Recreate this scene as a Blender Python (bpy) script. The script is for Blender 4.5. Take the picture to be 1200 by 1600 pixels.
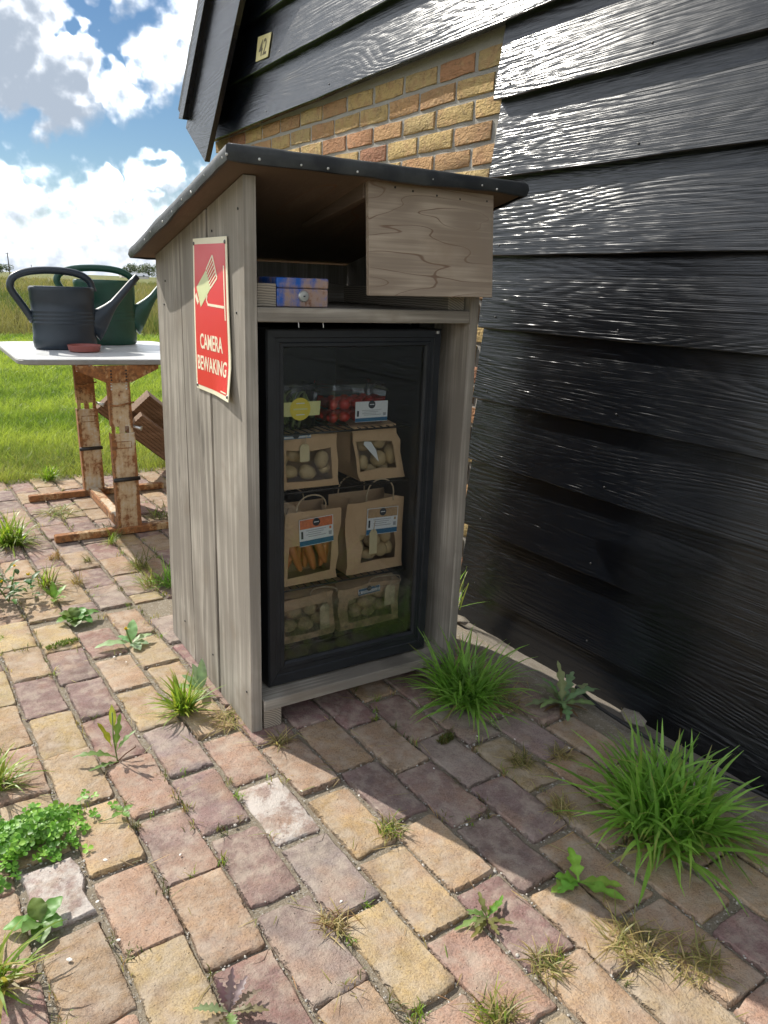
import bpy, bmesh, math, random
import numpy as np
from mathutils import Vector, Matrix, noise as mnoise

scene = bpy.context.scene
for _o in list(bpy.data.objects):
    bpy.data.objects.remove(_o)
col = scene.collection
R = math.radians

# ------------------------------------------------------------------ camera
CAM_POS = np.array([-0.6639, -1.6605, 1.15])
YAW, PITCH, ROLL, FPX = -0.5649, 0.28968, 0.03679, 1187.13
def cam_axes():
    cy, sy = math.cos(YAW), math.sin(YAW)
    fwd = np.array([-sy, cy, 0.]); right = np.array([cy, sy, 0.]); up = np.array([0, 0, 1.])
    f2 = fwd*math.cos(PITCH)-up*math.sin(PITCH); u2 = up*math.cos(PITCH)+fwd*math.sin(PITCH)
    r3 = right*math.cos(ROLL)+u2*math.sin(ROLL); u3 = u2*math.cos(ROLL)-right*math.sin(ROLL)
    return r3, u3, f2
CR, CU, CF = cam_axes()
cd = bpy.data.cameras.new('camera'); cam = bpy.data.objects.new('camera', cd); col.objects.link(cam)
cd.sensor_fit = 'HORIZONTAL'; cd.sensor_width = 36.0; cd.lens = 36.0*FPX/1200.0
cd.clip_start = 0.02; cd.clip_end = 6000
M = Matrix.Identity(4)
for i in range(3):
    M[i][0] = CR[i]; M[i][1] = CU[i]; M[i][2] = -CF[i]; M[i][3] = CAM_POS[i]
cam.matrix_world = M
scene.camera = cam
def in_view(p, margin=0.06):
    d = np.array(p, float)-CAM_POS
    z = d@CF
    if z < 0.05: return False
    x = d@CR/z*FPX/1200; y = d@CU/z*FPX/1600
    return abs(x) < .5+margin and abs(y) < .5+margin

# ------------------------------------------------------------------ sun and sky
SUN_AZ, SUN_EL = R(-20.5), R(40)          # azimuth from +Y, clockwise
SUN = Vector((math.sin(SUN_AZ)*math.cos(SUN_EL), math.cos(SUN_AZ)*math.cos(SUN_EL), math.sin(SUN_EL)))
ld = bpy.data.lights.new('sun', 'SUN'); ld.energy = 4.1; ld.angle = R(0.55); ld.color = (1.0, 0.95, 0.86)
lo = bpy.data.objects.new('sun', ld); col.objects.link(lo)
lo.rotation_euler = (-SUN).to_track_quat('-Z', 'Y').to_euler(); lo.location = (-3, 6, 8)

scene.view_settings.view_transform = 'Standard'; scene.view_settings.look = 'None'
scene.view_settings.gamma = 1.0; scene.view_settings.use_curve_mapping = False
scene.view_settings.exposure = 0.74
SKY_STRENGTH = 0.05
cy_ = scene.cycles
cy_.max_bounces = 6; cy_.diffuse_bounces = 3; cy_.glossy_bounces = 3; cy_.transmission_bounces = 4; cy_.transparent_max_bounces = 10
cy_.use_adaptive_sampling = True; cy_.adaptive_threshold = 0.02; cy_.caustics_reflective = False; cy_.caustics_refractive = False

class NT:
    """small helper to write node trees as expressions"""
    def __init__(s, nt): s.nt = nt; s.n = nt.nodes; s.l = nt.links
    def new(s, t, **k):
        n = s.n.new(t)
        for a, b in k.items(): setattr(n, a, b)
        return n
    def put(s, sock, v):
        if isinstance(v, bpy.types.NodeSocket): s.l.new(v, sock)
        elif v is not None:
            if hasattr(sock.default_value, '__len__') and isinstance(v, (tuple, list)) and len(v) == 3 and len(sock.default_value) == 4:
                v = (*v, 1)
            sock.default_value = v
    def m(s, op, a, b=None, c=None, clamp=False):
        n = s.new('ShaderNodeMath', operation=op); n.use_clamp = clamp
        s.put(n.inputs[0], a)
        if b is not None: s.put(n.inputs[1], b)
        if c is not None: s.put(n.inputs[2], c)
        return n.outputs[0]
    def vm(s, op, a, b=None, sc=None):
        n = s.new('ShaderNodeVectorMath', operation=op); s.put(n.inputs[0], a)
        if b is not None: s.put(n.inputs[1], b)
        if sc is not None: s.put(n.inputs[3], sc)
        return n.outputs['Value'] if op in ('DOT_PRODUCT', 'LENGTH', 'DISTANCE') else n.outputs[0]
    def noise(s, vec, scale, detail=3, rough=.55, w=None, dist=0, out=0):
        n = s.new('ShaderNodeTexNoise')
        if w is not None: n.noise_dimensions = '4D'; s.put(n.inputs['W'], w)
        s.put(n.inputs['Vector'], vec); s.put(n.inputs['Scale'], scale); s.put(n.inputs['Detail'], detail)
        s.put(n.inputs['Roughness'], rough); s.put(n.inputs['Distortion'], dist)
        return n.outputs[out]
    def vor(s, vec, scale, feature='F1', out=0, rand=1.0):
        n = s.new('ShaderNodeTexVoronoi', feature=feature); s.put(n.inputs['Vector'], vec); s.put(n.inputs['Scale'], scale)
        s.put(n.inputs['Randomness'], rand)
        return n.outputs[out]
    def mix(s, f, a, b, blend='MIX'):
        n = s.new('ShaderNodeMix', data_type='RGBA', blend_type=blend); n.clamp_factor = True
        s.put(n.inputs[0], f); s.put(n.inputs[6], a); s.put(n.inputs[7], b); return n.outputs[2]
    def mixf(s, f, a, b):
        n = s.new('ShaderNodeMix', data_type='FLOAT'); s.put(n.inputs[0], f); s.put(n.inputs[2], a); s.put(n.inputs[3], b); return n.outputs[0]
    def sm(s, v, a, b, lo=0., hi=1.):
        n = s.new('ShaderNodeMapRange', interpolation_type='SMOOTHSTEP'); s.put(n.inputs[0], v)
        s.put(n.inputs[1], a); s.put(n.inputs[2], b); s.put(n.inputs[3], lo); s.put(n.inputs[4], hi); return n.outputs[0]
    def lin(s, v, a, b, lo=0., hi=1.):
        n = s.new('ShaderNodeMapRange'); s.put(n.inputs[0], v)
        s.put(n.inputs[1], a); s.put(n.inputs[2], b); s.put(n.inputs[3], lo); s.put(n.inputs[4], hi); return n.outputs[0]
    def bump(s, h, strength=1., dist=.01, normal=None):
        n = s.new('ShaderNodeBump'); s.put(n.inputs['Strength'], strength); s.put(n.inputs['Distance'], dist); s.put(n.inputs['Height'], h)
        if normal is not None: s.put(n.inputs['Normal'], normal)
        return n.outputs[0]
    def co(s, out='Object'): return s.new('ShaderNodeTexCoord').outputs[out]
    def rnd(s): return s.new('ShaderNodeObjectInfo').outputs['Random']
    def sep(s, v):
        n = s.new('ShaderNodeSeparateXYZ'); s.put(n.inputs[0], v); return n.outputs
    def comb(s, x, y, z):
        n = s.new('ShaderNodeCombineXYZ'); s.put(n.inputs[0], x); s.put(n.inputs[1], y); s.put(n.inputs[2], z); return n.outputs[0]

world = bpy.data.worlds.new('World'); scene.world = world; world.use_nodes = True
def build_world():
    nt = world.node_tree; nt.nodes.clear(); g = NT(nt)
    sky = g.new('ShaderNodeTexSky', sky_type='NISHITA'); sky.sun_disc = False
    sky.sun_elevation = SUN_EL; sky.sun_rotation = SUN_AZ; sky.altitude = 0; sky.air_density = 1.0; sky.dust_density = 0.0; sky.ozone_density = 2.5
    d = g.vm('NORMALIZE', g.co('Generated'))
    # (azimuth deg, elevation deg, half width, half height, weight) of the cumulus banks seen over the field
    blobs = [(80.6, 11.6, 4.2, 3.6, 3.0), (83.8, 13.2, 5.0, 4.8, 3.2), (76.1, 11.2, 2.7, 1.5, 1.1), (72.4, 13.2, 2.8, 2.0, 1.1), (75.6, 17.2, 2.6, 1.6, 1.0),
             (69.5, 14.5, 4.0, 3.0, 1.1), (73.8, 6.3, 2.4, 1.5, 1.2), (77.5, 4.6, 3.6, 1.7, 1.3), (83.0, 4.3, 2.8, 2.2, 1.2), (69.0, 5.0, 4.0, 2.2, 1.2)]
    x, y, z = g.sep(d)
    az = g.m('MULTIPLY', g.m('ARCTAN2', y, x), 180/math.pi); el = g.m('MULTIPLY', g.m('ARCSINE', z), 180/math.pi)
    # soft domain warp so that the outlines billow
    wn = g.noise(d, 30, 2.5, .55)
    ae = g.comb(g.m('MULTIPLY_ADD', wn, 6.4, g.m('ADD', az, -3.2)), g.m('MULTIPLY_ADD', wn, -4.6, g.m('ADD', el, 2.3)), 0.)
    # the same kind of broken cumulus over the rest of the sky
    gen = g.m('MULTIPLY_ADD', g.noise(d, 5.5, 2, .55), 11, -5.0-4.5)
    out = g.m('MAXIMUM', g.sm(g.m('ABSOLUTE', g.m('SUBTRACT', az, 77)), 8, 16), g.sm(el, 17, 22))
    gen = g.m('ADD', gen, g.sm(el, 45, 15, 0., 2.0))
    base = g.m('MAXIMUM', g.m('MINIMUM', g.m('MULTIPLY_ADD', out, 4.5, gen), .75), g.m('MULTIPLY_ADD', el, -.30, 1.75))
    def density(v, oa, oe):
        B = base
        for (a, e, ww, hh, k) in blobs:
            n = g.new('ShaderNodeVectorMath', operation='MULTIPLY_ADD'); g.put(n.inputs[0], ae); n.inputs[1].default_value = (1/ww, 1/hh, 0); n.inputs[2].default_value = (-(a-oa)/ww, -(e-oe)/hh, 0)
            B = g.m('MAXIMUM', B, g.m('MULTIPLY_ADD', g.vm('DOT_PRODUCT', n.outputs[0], n.outputs[0]), -k, k))
        return g.m('ADD', B, g.m('MULTIPLY_ADD', g.noise(v, 52, 3.2, .52), 1.9, -1.0)), B
    D, Bd = density(d, 0., 0.)
    D2, _ = density(g.vm('ADD', d, (SUN.x*.012, 0, .016)), .35, .9)
    alpha = g.sm(D, -.45, 1.35)
    lit = g.m('MULTIPLY_ADD', g.m('SUBTRACT', D, D2), .44, .62)
    thick = g.sm(Bd, .4, 2.9)
    lit = g.m('SUBTRACT', lit, g.m('MULTIPLY', thick, .60), clamp=True)
    lowhaze = g.sm(el, 6, 0)
    lit = g.mixf(g.m('MULTIPLY', lowhaze, .5), lit, .42)
    c = g.mix(g.m('POWER', lit, 2.2), (.105, .122, .146), (1.0, 1.0, 1.0))
    cn = g.new('ShaderNodeBackground'); g.put(cn.inputs[0], c); cn.inputs[1].default_value = 2.75
    sn = g.new('ShaderNodeBackground'); hs = g.new('ShaderNodeHueSaturation'); hs.inputs['Saturation'].default_value = 1.12; g.put(hs.inputs['Color'], sky.outputs[0]); g.put(sn.inputs[0], hs.outputs[0]); sn.inputs[1].default_value = SKY_STRENGTH
    mx = g.new('ShaderNodeMixShader'); g.put(mx.inputs[0], alpha); g.l.new(sn.outputs[0], mx.inputs[1]); g.l.new(cn.outputs[0], mx.inputs[2])
    o = g.new('ShaderNodeOutputWorld'); g.l.new(mx.outputs[0], o.inputs[0])
build_world()
world.cycles.sampling_method = 'NONE'

# ------------------------------------------------------------------ mesh helpers
class MB:
    def __init__(s): s.v = []; s.f = []; s.mi = []; s.cur = 0
    def add(s, vs, fs):
        o = len(s.v); s.v.extend([tuple(map(float, p)) for p in vs]); s.f.extend([tuple(i+o for i in f) for f in fs]); s.mi.extend([s.cur]*len(fs)); return s
    def mat(s, i): s.cur = i; return s
    def box(s, x0, x1, y0, y1, z0, z1):
        return s.add([(x0,y0,z0),(x1,y0,z0),(x1,y1,z0),(x0,y1,z0),(x0,y0,z1),(x1,y0,z1),(x1,y1,z1),(x0,y1,z1)],
                     [(3,2,1,0),(4,5,6,7),(0,1,5,4),(1,2,6,5),(2,3,7,6),(3,0,4,7)])
    def obox(s, c, size, rot):
        vs = []
        for z in (-.5, .5):
            for x, y in ((-.5,-.5),(.5,-.5),(.5,.5),(-.5,.5)):
                vs.append(Vector(c)+rot@Vector((x*size[0], y*size[1], z*size[2])))
        return s.add(vs, [(3,2,1,0),(4,5,6,7),(0,1,5,4),(1,2,6,5),(2,3,7,6),(3,0,4,7)])
    def hexa(s, p):   # 8 points, bottom ring then top ring
        return s.add(p, [(3,2,1,0),(4,5,6,7),(0,1,5,4),(1,2,6,5),(2,3,7,6),(3,0,4,7)])
    def tube(s, pts, r, n=8, cap=True, flat=None):
        pts = [Vector(p) for p in pts]; m = len(pts); rr = r if hasattr(r, '__len__') else [r]*m
        up = Vector((0,0,1)); vs = []
        t0 = (pts[1]-pts[0]).normalized()
        if abs(t0.dot(up)) > .95: up = Vector((1,0,0))
        a = t0.cross(up).normalized()
        for i in range(m):
            t = (pts[min(i+1,m-1)]-pts[max(i-1,0)]).normalized()
            a = (a-t*a.dot(t)).normalized(); b = t.cross(a)
            fx, fy = flat if flat else (1, 1)
            for k in range(n):
                an = 2*math.pi*k/n
                vs.append(pts[i]+a*(math.cos(an)*rr[i]*fx)+b*(math.sin(an)*rr[i]*fy))
        fs = [(i*n+k, i*n+(k+1)%n, (i+1)*n+(k+1)%n, (i+1)*n+k) for i in range(m-1) for k in range(n)]
        if cap: fs += [tuple(range(n))[::-1], tuple((m-1)*n+k for k in range(n))]
        return s.add(vs, fs)
    def lathe(s, prof, n=24, c=(0,0,0), sx=1, sy=1, cap=(True, True)):
        vs = [(c[0]+r*sx*math.cos(2*math.pi*k/n), c[1]+r*sy*math.sin(2*math.pi*k/n), c[2]+z) for r, z in prof for k in range(n)]
        m = len(prof); fs = [(i*n+k, i*n+(k+1)%n, (i+1)*n+(k+1)%n, (i+1)*n+k) for i in range(m-1) for k in range(n)]
        if cap[0]: fs.append(tuple(range(n))[::-1])
        if cap[1]: fs.append(tuple((m-1)*n+k for k in range(n)))
        return s.add(vs, fs)
    def rings(s, rs, cap=(True, True)):   # list of equal-length closed rings
        n = len(rs[0]); vs = [p for r in rs for p in r]
        fs = [(i*n+k, i*n+(k+1)%n, (i+1)*n+(k+1)%n, (i+1)*n+k) for i in range(len(rs)-1) for k in range(n)]
        if cap[0]: fs.append(tuple(range(n))[::-1])
        if cap[1]: fs.append(tuple((len(rs)-1)*n+k for k in range(n)))
        return s.add(vs, fs)
    def quad(s, a, b, c, d): return s.add([a,b,c,d], [(0,1,2,3)])

ORG = {}
def mesh_of(name, mb, mats, smooth=False, bevel=0, bseg=1, origin=(0,0,0), fixn=True):
    me = bpy.data.meshes.new(name)
    ox, oy, oz = origin
    me.from_pydata([(x-ox, y-oy, z-oz) for x, y, z in mb.v], [], mb.f)
    if not isinstance(mats, (list, tuple)): mats = [mats]
    for m in mats: me.materials.append(m)
    if len(mats) > 1: me.polygons.foreach_set('material_index', mb.mi)
    if fixn or bevel:
        bm = bmesh.new(); bm.from_mesh(me)
        if fixn: bmesh.ops.recalc_face_normals(bm, faces=bm.faces)
        if bevel: bmesh.ops.bevel(bm, geom=[e for e in bm.edges if len(e.link_faces) == 2 and e.calc_face_angle(0) > .5], offset=bevel, segments=bseg, profile=.5, affect='EDGES', clamp_overlap=True)
        bm.to_mesh(me); bm.free()
    if smooth:
        me.polygons.foreach_set('use_smooth', [True]*len(me.polygons))
        if smooth != True: me.set_sharp_from_angle(angle=R(smooth))
    me.update()
    return me
def link(name, me, parent=None, loc=(0,0,0)):
    o = bpy.data.objects.new(name, me); col.objects.link(o)
    if parent is not None: o.parent = parent
    o.location = loc
    return o
def obj(name, mb, mats, parent=None, smooth=False, bevel=0, bseg=1, origin=None, fixn=True):
    """one mesh object; vertices are given in world space"""
    if parent is not None:
        po = ORG[parent.name]; o = link(name, mesh_of(name, mb, mats, smooth, bevel, bseg, po, fixn), parent); ORG[o.name] = po
    else:
        og = origin or (0,0,0); o = link(name, mesh_of(name, mb, mats, smooth, bevel, bseg, og, fixn), None, og); ORG[o.name] = og
    return o
def tag(o, label=None, cat=None, group=None, kind=None):
    if label: o['label'] = label
    if cat: o['category'] = cat
    if group: o['group'] = group
    if kind: o['kind'] = kind
    return o
def thing(name, loc, label, cat, group=None):
    o = bpy.data.objects.new(name, None); col.objects.link(o); o.location = loc; o.empty_display_size = .05; ORG[o.name] = tuple(loc)
    return tag(o, label, cat, group)
def fbm(x, y, z, o=4): return mnoise.fractal((x, y, z), 1.0, 2.0, o)

# ------------------------------------------------------------------ materials
def new_mat(name):
    m = bpy.data.materials.new(name); m.use_nodes = True; nt = m.node_tree; nt.nodes.clear(); g = NT(nt)
    out = g.new('ShaderNodeOutputMaterial'); p = g.new('ShaderNodeBsdfPrincipled'); g.l.new(p.outputs[0], out.inputs[0])
    return m, g, p, out
def pset(g, p, **k):
    for a, v in k.items(): g.put(p.inputs[{'color': 'Base Color', 'rough': 'Roughness', 'metal': 'Metallic', 'normal': 'Normal', 'spec': 'Specular IOR Level', 'coat': 'Coat Weight', 'coatr': 'Coat Roughness', 'alpha': 'Alpha', 'sss': 'Subsurface Weight'}[a]], v)
MAT = {}
def plain(name, c, rough=.6, metal=0., var=.12, scale=30, bumpd=0., spec=.5):
    m, g, p, _ = new_mat(name); v = g.co()
    n = g.noise(v, scale, 4, .6)
    pset(g, p, color=g.mix(n, tuple(x*(1-var*1.5) for x in c), tuple(min(1, x*(1+var*1.5)) for x in c)), rough=g.lin(n, .3, .7, rough*.85, min(1, rough*1.15)), metal=metal, spec=spec)
    if bumpd: pset(g, p, normal=g.bump(g.noise(v, scale*3, 4, .6), 1., bumpd))
    MAT[name] = m; return m

def wood(name, axis, light, dark, k=26, rings=3.2, along=1.1, rough=.75, bumpd=.0012, fine=1., knots=True, line=None, spec=.3, stain=None, green=0.):
    """contour lines of a stretched noise give cathedral grain and eyes; fine streaks run along the axis"""
    m, g, p, _ = new_mat(name); v = g.co(); rnd = g.rnd(); w = g.m('MULTIPLY', rnd, 37.0)
    sc = [rings*2.4]*3; sc[axis] = along
    vv = g.vm('MULTIPLY', v, tuple(sc))
    n = g.noise(vv, 1.0, 2.0, .45, w=w)
    ring = g.m('MULTIPLY_ADD', g.m('SINE', g.m('MULTIPLY', n, k*2.0)), .5, .5)
    s2 = [150.]*3; s2[axis] = 3.0
    st = g.noise(g.vm('MULTIPLY', v, tuple(s2)), 1.0, 5, .65, w=w)
    s3 = [420.]*3; s3[axis] = 9.0
    st2 = g.noise(g.vm('MULTIPLY', v, tuple(s3)), 1.0, 3, .6, w=w)
    big = g.noise(v, 3.2, 3, .55, w=w)
    h = g.m('ADD', g.m('MULTIPLY', ring, .35), g.m('ADD', g.m('MULTIPLY', st, .75*fine), g.m('MULTIPLY', st2, .35*fine)))
    t = g.m('ADD', g.m('MULTIPLY', ring, .17), g.m('ADD', g.m('MULTIPLY', st, .75), g.m('MULTIPLY_ADD', big, .8, -.52)))
    c = g.mix(g.sm(t, .22, .80), dark, light)
    c = g.mix(g.m('MULTIPLY', g.m('SUBTRACT', rnd, .5), .35), c, light)
    if stain: c = g.mix(g.sm(g.noise(v, 5.5, 4, .6, w=w), .52, .72, 0, .55), c, stain)
    if knots:
        s4 = {0: (1.7, 0, 7), 1: (0, 1.7, 7), 2: (0, 7, 1.7)}[axis]
        kd = g.vor(g.vm('ADD', g.vm('MULTIPLY', v, tuple(s4)), g.comb(g.m('MULTIPLY', w, float(s4[0] > 0)), g.m('MULTIPLY', w, float(s4[1] > 0)), g.m('MULTIPLY', w, float(s4[2] > 0)))), 1.0)
        km = g.sm(kd, .13, .05); kr = g.m('MULTIPLY', g.sm(kd, .34, .12), g.m('MULTIPLY_ADD', g.m('SINE', g.m('MULTIPLY', kd, 120)), .5, .5))
        c = g.mix(g.m('MULTIPLY', kr, .35), c, dark); c = g.mix(g.m('MULTIPLY', km, .75), c, tuple(x*.55 for x in dark)); h = g.m('ADD', h, g.m('MULTIPLY', kr, .5))
    # dark checks along the grain
    crack = g.sm(g.noise(g.vm('MULTIPLY', v, tuple(s2)), .55, 2, .5, w=g.m('ADD', w, 5)), .70, .76)
    c = g.mix(g.m('MULTIPLY', crack, .4), c, tuple(x*.35 for x in dark))
    h = g.m('SUBTRACT', h, g.m('MULTIPLY', crack, .8))
    if line:
        ln = g.m('ABSOLUTE', g.m('SINE', g.m('MULTIPLY', n, k*1.25)))
        lm = g.m('MULTIPLY', g.sm(ln, .10, .015), g.sm(big, .3, .6, .25, .75))
        c = g.mix(lm, c, line); h = g.m('SUBTRACT', h, g.m('MULTIPLY', lm, .9))
    if green:
        z = g.sep(v)[2]
        c = g.mix(g.m('MULTIPLY', g.sm(g.noise(v, 9, 4, .6), .45, .7), green), c, (.17, .17, .11))
    pset(g, p, color=c, rough=rough, spec=spec, normal=g.bump(h, 1.0, bumpd))
    MAT[name] = m; return m

GL, GD = (.53, .49, .42), (.19, .17, .143)
wood('grey_wood_z', 2, GL, GD, k=22, rings=3.6, along=.55, stain=(.20, .165, .125))
wood('grey_wood_x', 0, GL, GD, k=22, rings=3.6, along=.7, stain=(.20, .165, .125))
wood('grey_wood_y', 1, GL, GD, k=22, rings=3.6, along=.7, stain=(.20, .165, .125))
wood('deck_ply', 1, (.19, .14, .10), (.115, .082, .058), k=12, rings=2.0, along=1.0, bumpd=.0005, knots=False, line=(.15, .075, .04))
wood('plywood', 0, (.47, .39, .30), (.26, .205, .155), k=27, rings=4.4, along=1.9, bumpd=.0007, knots=False, line=(.15, .085, .055), stain=(.27, .20, .14))
wood('brown_wood', 0, (.36, .24, .16), (.19, .115, .07), k=14, rings=4, along=.6, bumpd=.0006)

def end_grain(name):
    m, g, p, _ = new_mat(name); v = g.co()
    q = g.vm('ADD', v, (-.03, 0, .02)); x, y, z = g.sep(q)
    r = g.m('SQRT', g.m('ADD', g.m('MULTIPLY', x, x), g.m('MULTIPLY', z, z)))
    s = g.m('MULTIPLY_ADD', g.m('SINE', g.m('MULTIPLY', g.m('ADD', r, g.m('MULTIPLY', g.noise(v, 30, 2), .006)), 1100)), .5, .5)
    pset(g, p, color=g.mix(s, (.17, .145, .11), (.36, .31, .25)), rough=.8, normal=g.bump(s, .6, .0006)); MAT[name] = m
end_grain('end_grain')

def black_boards():
    m, g, p, _ = new_mat('black_gloss_boards'); v = g.co(); w = g.m('MULTIPLY', g.rnd(), 61.0)
    vv = g.vm('MULTIPLY', v, (0, .62, 5.0))
    n = g.noise(vv, 1.0, 1.4, .38, w=w, dist=.06)
    ring = g.m('MULTIPLY_ADD', g.m('SINE', g.m('MULTIPLY', n, 235)), .5, .5)
    ring = g.m('POWER', ring, .7)
    st = g.noise(g.vm('MULTIPLY', v, (0, 2.4, 190)), 1, 3.5, .55, w=w)
    st2 = g.noise(g.vm('MULTIPLY', v, (0, 5, 480)), 1, 2, .55, w=w)
    lump = g.noise(v, 26, 3, .55, w=w)
    wav = g.noise(g.vm('MULTIPLY', v, (0, 3, 9)), 1, 2, .5, w=w)
    h = g.m('ADD', g.m('MULTIPLY', ring, .30), g.m('ADD', g.m('MULTIPLY', st, .9), g.m('MULTIPLY', st2, .5)))
    h = g.m('ADD', h, g.m('MULTIPLY', lump, .10))
    nb = g.bump(h, 1.0, .0015)
    nb = g.bump(wav, 1.0, .0018, nb)
    dust = g.sm(g.noise(v, 90, 5, .7, w=w), .58, .8)
    c = g.mix(g.m('MULTIPLY', dust, .12), (.002, .003, .005), (.05, .05, .048))
    pset(g, p, color=c, rough=g.m('MULTIPLY_ADD', g.noise(v, 14, 4, .6, w=w), .17, .14), normal=nb, spec=.72)
    MAT['black_boards'] = m
black_boards()

def paver_mat(key='paver', attr=False):
    m, g, p, _ = new_mat('paving_brick_clay'); oi = g.new('ShaderNodeObjectInfo'); v = g.co(); w = g.m('MULTIPLY', oi.outputs['Random'], 91.)
    c0 = oi.outputs['Color']; al = oi.outputs['Alpha']
    if attr: c0 = g.new('ShaderNodeAttribute', attribute_name='tint').outputs[0]
    big = g.noise(v, 9, 4, .6, w=w); mid = g.noise(v, 45, 4, .65, w=w); fin = g.noise(v, 260, 4, .7, w=w)
    hs = g.new('ShaderNodeHueSaturation'); g.put(hs.inputs['Color'], c0); g.put(hs.inputs['Value'], g.lin(big, .3, .7, .74, 1.22)); g.put(hs.inputs['Saturation'], g.lin(mid, .3, .7, .85, 1.15))
    c = hs.outputs[0]
    tone = g.noise(v, 7.5, 3, .5, w=g.m('ADD', w, 9)); c = g.mix(g.sm(tone, .50, .66, 0, .6), c, (.35, .225, .155)); c = g.mix(g.sm(tone, .46, .32, 0, .45), c, (.24, .165, .145))
    c = g.mix(g.sm(fin, .47, .64, 0, .5), c, (.10, .072, .055))
    c = g.mix(g.sm(g.noise(v, 33, 5, .7, w=g.m('ADD', w, 29)), .55, .72, 0, .42), c, (.12, .09, .07))
    c = g.mix(g.sm(g.noise(v, 190, 3, .7, w=g.m('ADD', w, 3)), .62, .72, 0, .5), c, (.50, .43, .34))
    c = g.mix(g.sm(g.noise(v, 24, 5, .65, w=g.m('ADD', w, 17)), .40, .68, 0, .55), c, (.43, .365, .295))
    # lime bloom on the few pale ones (alpha below one)
    lime = g.m('MULTIPLY', g.m('SUBTRACT', 1, al), g.sm(g.noise(v, 20, 5, .7, w=w), .40, .58))
    c = g.mix(lime, c, (.52, .48, .44))
    h = g.m('ADD', g.m('MULTIPLY', big, .9), g.m('ADD', g.m('MULTIPLY', mid, .75), g.m('MULTIPLY', fin, .34)))
    gx, gy, gz = g.sep(g.co('Generated'))
    ex = g.m('MULTIPLY_ADD', g.m('ABSOLUTE', g.m('MULTIPLY_ADD', gx, 2, -1)), -.0545, .0545); ey = g.m('MULTIPLY_ADD', g.m('ABSOLUTE', g.m('MULTIPLY_ADD', gy, 2, -1)), -.1065, .1065)
    ed = g.m('ADD', g.m('MINIMUM', ex, ey), g.m('MULTIPLY_ADD', g.noise(v, 42, 4, .65, w=g.m('ADD', w, 51)), .030, -.015))
    chip = g.sm(ed, .0045, -.001) if not attr else 0.; h = g.m('SUBTRACT', h, g.m('MULTIPLY', chip, .75))
    c = g.mix(g.m('MULTIPLY', chip, .38), c, (.13, .10, .075))
    pit = g.sm(g.vor(v, 75), .16, .05)
    h = g.m('SUBTRACT', h, g.m('MULTIPLY', g.m('MULTIPLY', pit, g.sm(mid, .5, .6)), .6))
    pset(g, p, color=c, rough=.92, spec=.2, normal=g.bump(h, 1.0, .0062)); MAT[key] = m
paver_mat(); paver_mat('paver_field', True)

def wall_brick_mat():
    m, g, p, _ = new_mat('yellow_handmade_brick'); oi = g.new('ShaderNodeObjectInfo'); v = g.co(); w = g.m('MULTIPLY', oi.outputs['Random'], 77.)
    c = oi.outputs['Color']; big = g.noise(v, 14, 4, .6, w=w); mid = g.noise(v, 60, 5, .65, w=w)
    c = g.mix(g.sm(big, .46, .66, 0, .5), c, (.38, .20, .11))
    c = g.mix(g.sm(mid, .50, .68, 0, .6), c, (.17, .115, .07))
    c = g.mix(g.sm(g.noise(v, 35, 4, .6, w=g.m('ADD', w, 3)), .58, .72, 0, .4), c, (.60, .46, .25))
    fold = g.noise(g.vm('MULTIPLY', v, (1, 1, 2.2)), 38, 3, .6, w=w, dist=1.2)
    h = g.m('ADD', g.m('MULTIPLY', fold, 1.3), g.m('MULTIPLY', mid, .5))
    pset(g, p, color=c, rough=.9, spec=.2, normal=g.bump(h, 1.0, .010)); MAT['wall_brick'] = m
wall_brick_mat()

def sandy(name, a, b, c_, bd=.006, sc=1.0):
    m, g, p, _ = new_mat(name); v = g.co()
    n = g.noise(v, 12*sc, 5, .65); f = g.noise(v, 320*sc, 4, .7); gr = g.vor(v, 210*sc, out=1)
    c = g.mix(n, a, b); c = g.mix(g.sm(f, .45, .7, 0, .6), c, c_)
    gs = g.sep(gr)[0]; c = g.mix(g.sm(gs, .75, .95, 0, .5), c, (.45, .42, .36))
    pset(g, p, color=c, rough=.95, spec=.15, normal=g.bump(g.m('ADD', f, g.m('MULTIPLY', n, .8)), 1.0, bd)); MAT[name] = m
sandy('joint_sand', (.25, .21, .155), (.35, .30, .23), (.13, .105, .075))
sandy('soil', (.10, .085, .055), (.15, .13, .08), (.07, .06, .04))
sandy('mortar', (.33, .31, .28), (.43, .41, .37), (.24, .22, .19), bd=.005)
sandy('cement_strip', (.26, .22, .175), (.42, .375, .315), (.15, .125, .095), bd=.008)
sandy('pebble', (.38, .35, .31), (.56, .53, .48), (.25, .22, .19), bd=.001)

def ground_mats():
    m, g, p, _ = new_mat('field_ground'); v = g.co(); n = g.noise(v, .25, 5, .6); f = g.noise(v, 3, 4, .6)
    c = g.mix(g.sm(n, .38, .62), (.085, .125, .03), (.20, .165, .075)); c = g.mix(g.sm(f, .45, .7, 0, .6), c, (.06, .085, .025))
    pset(g, p, color=c, rough=1., spec=.1); MAT['field'] = m
    m, g, p, _ = new_mat('lawn_ground'); v = g.co(); n = g.noise(v, 1.7, 5, .6); f = g.noise(v, 40, 4, .6)
    c = g.mix(n, (.075, .135, .022), (.13, .19, .04)); c = g.mix(g.sm(f, .5, .7, 0, .6), c, (.06, .07, .025))
    pset(g, p, color=c, rough=1., spec=.1); MAT['lawn'] = m
ground_mats()

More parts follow.
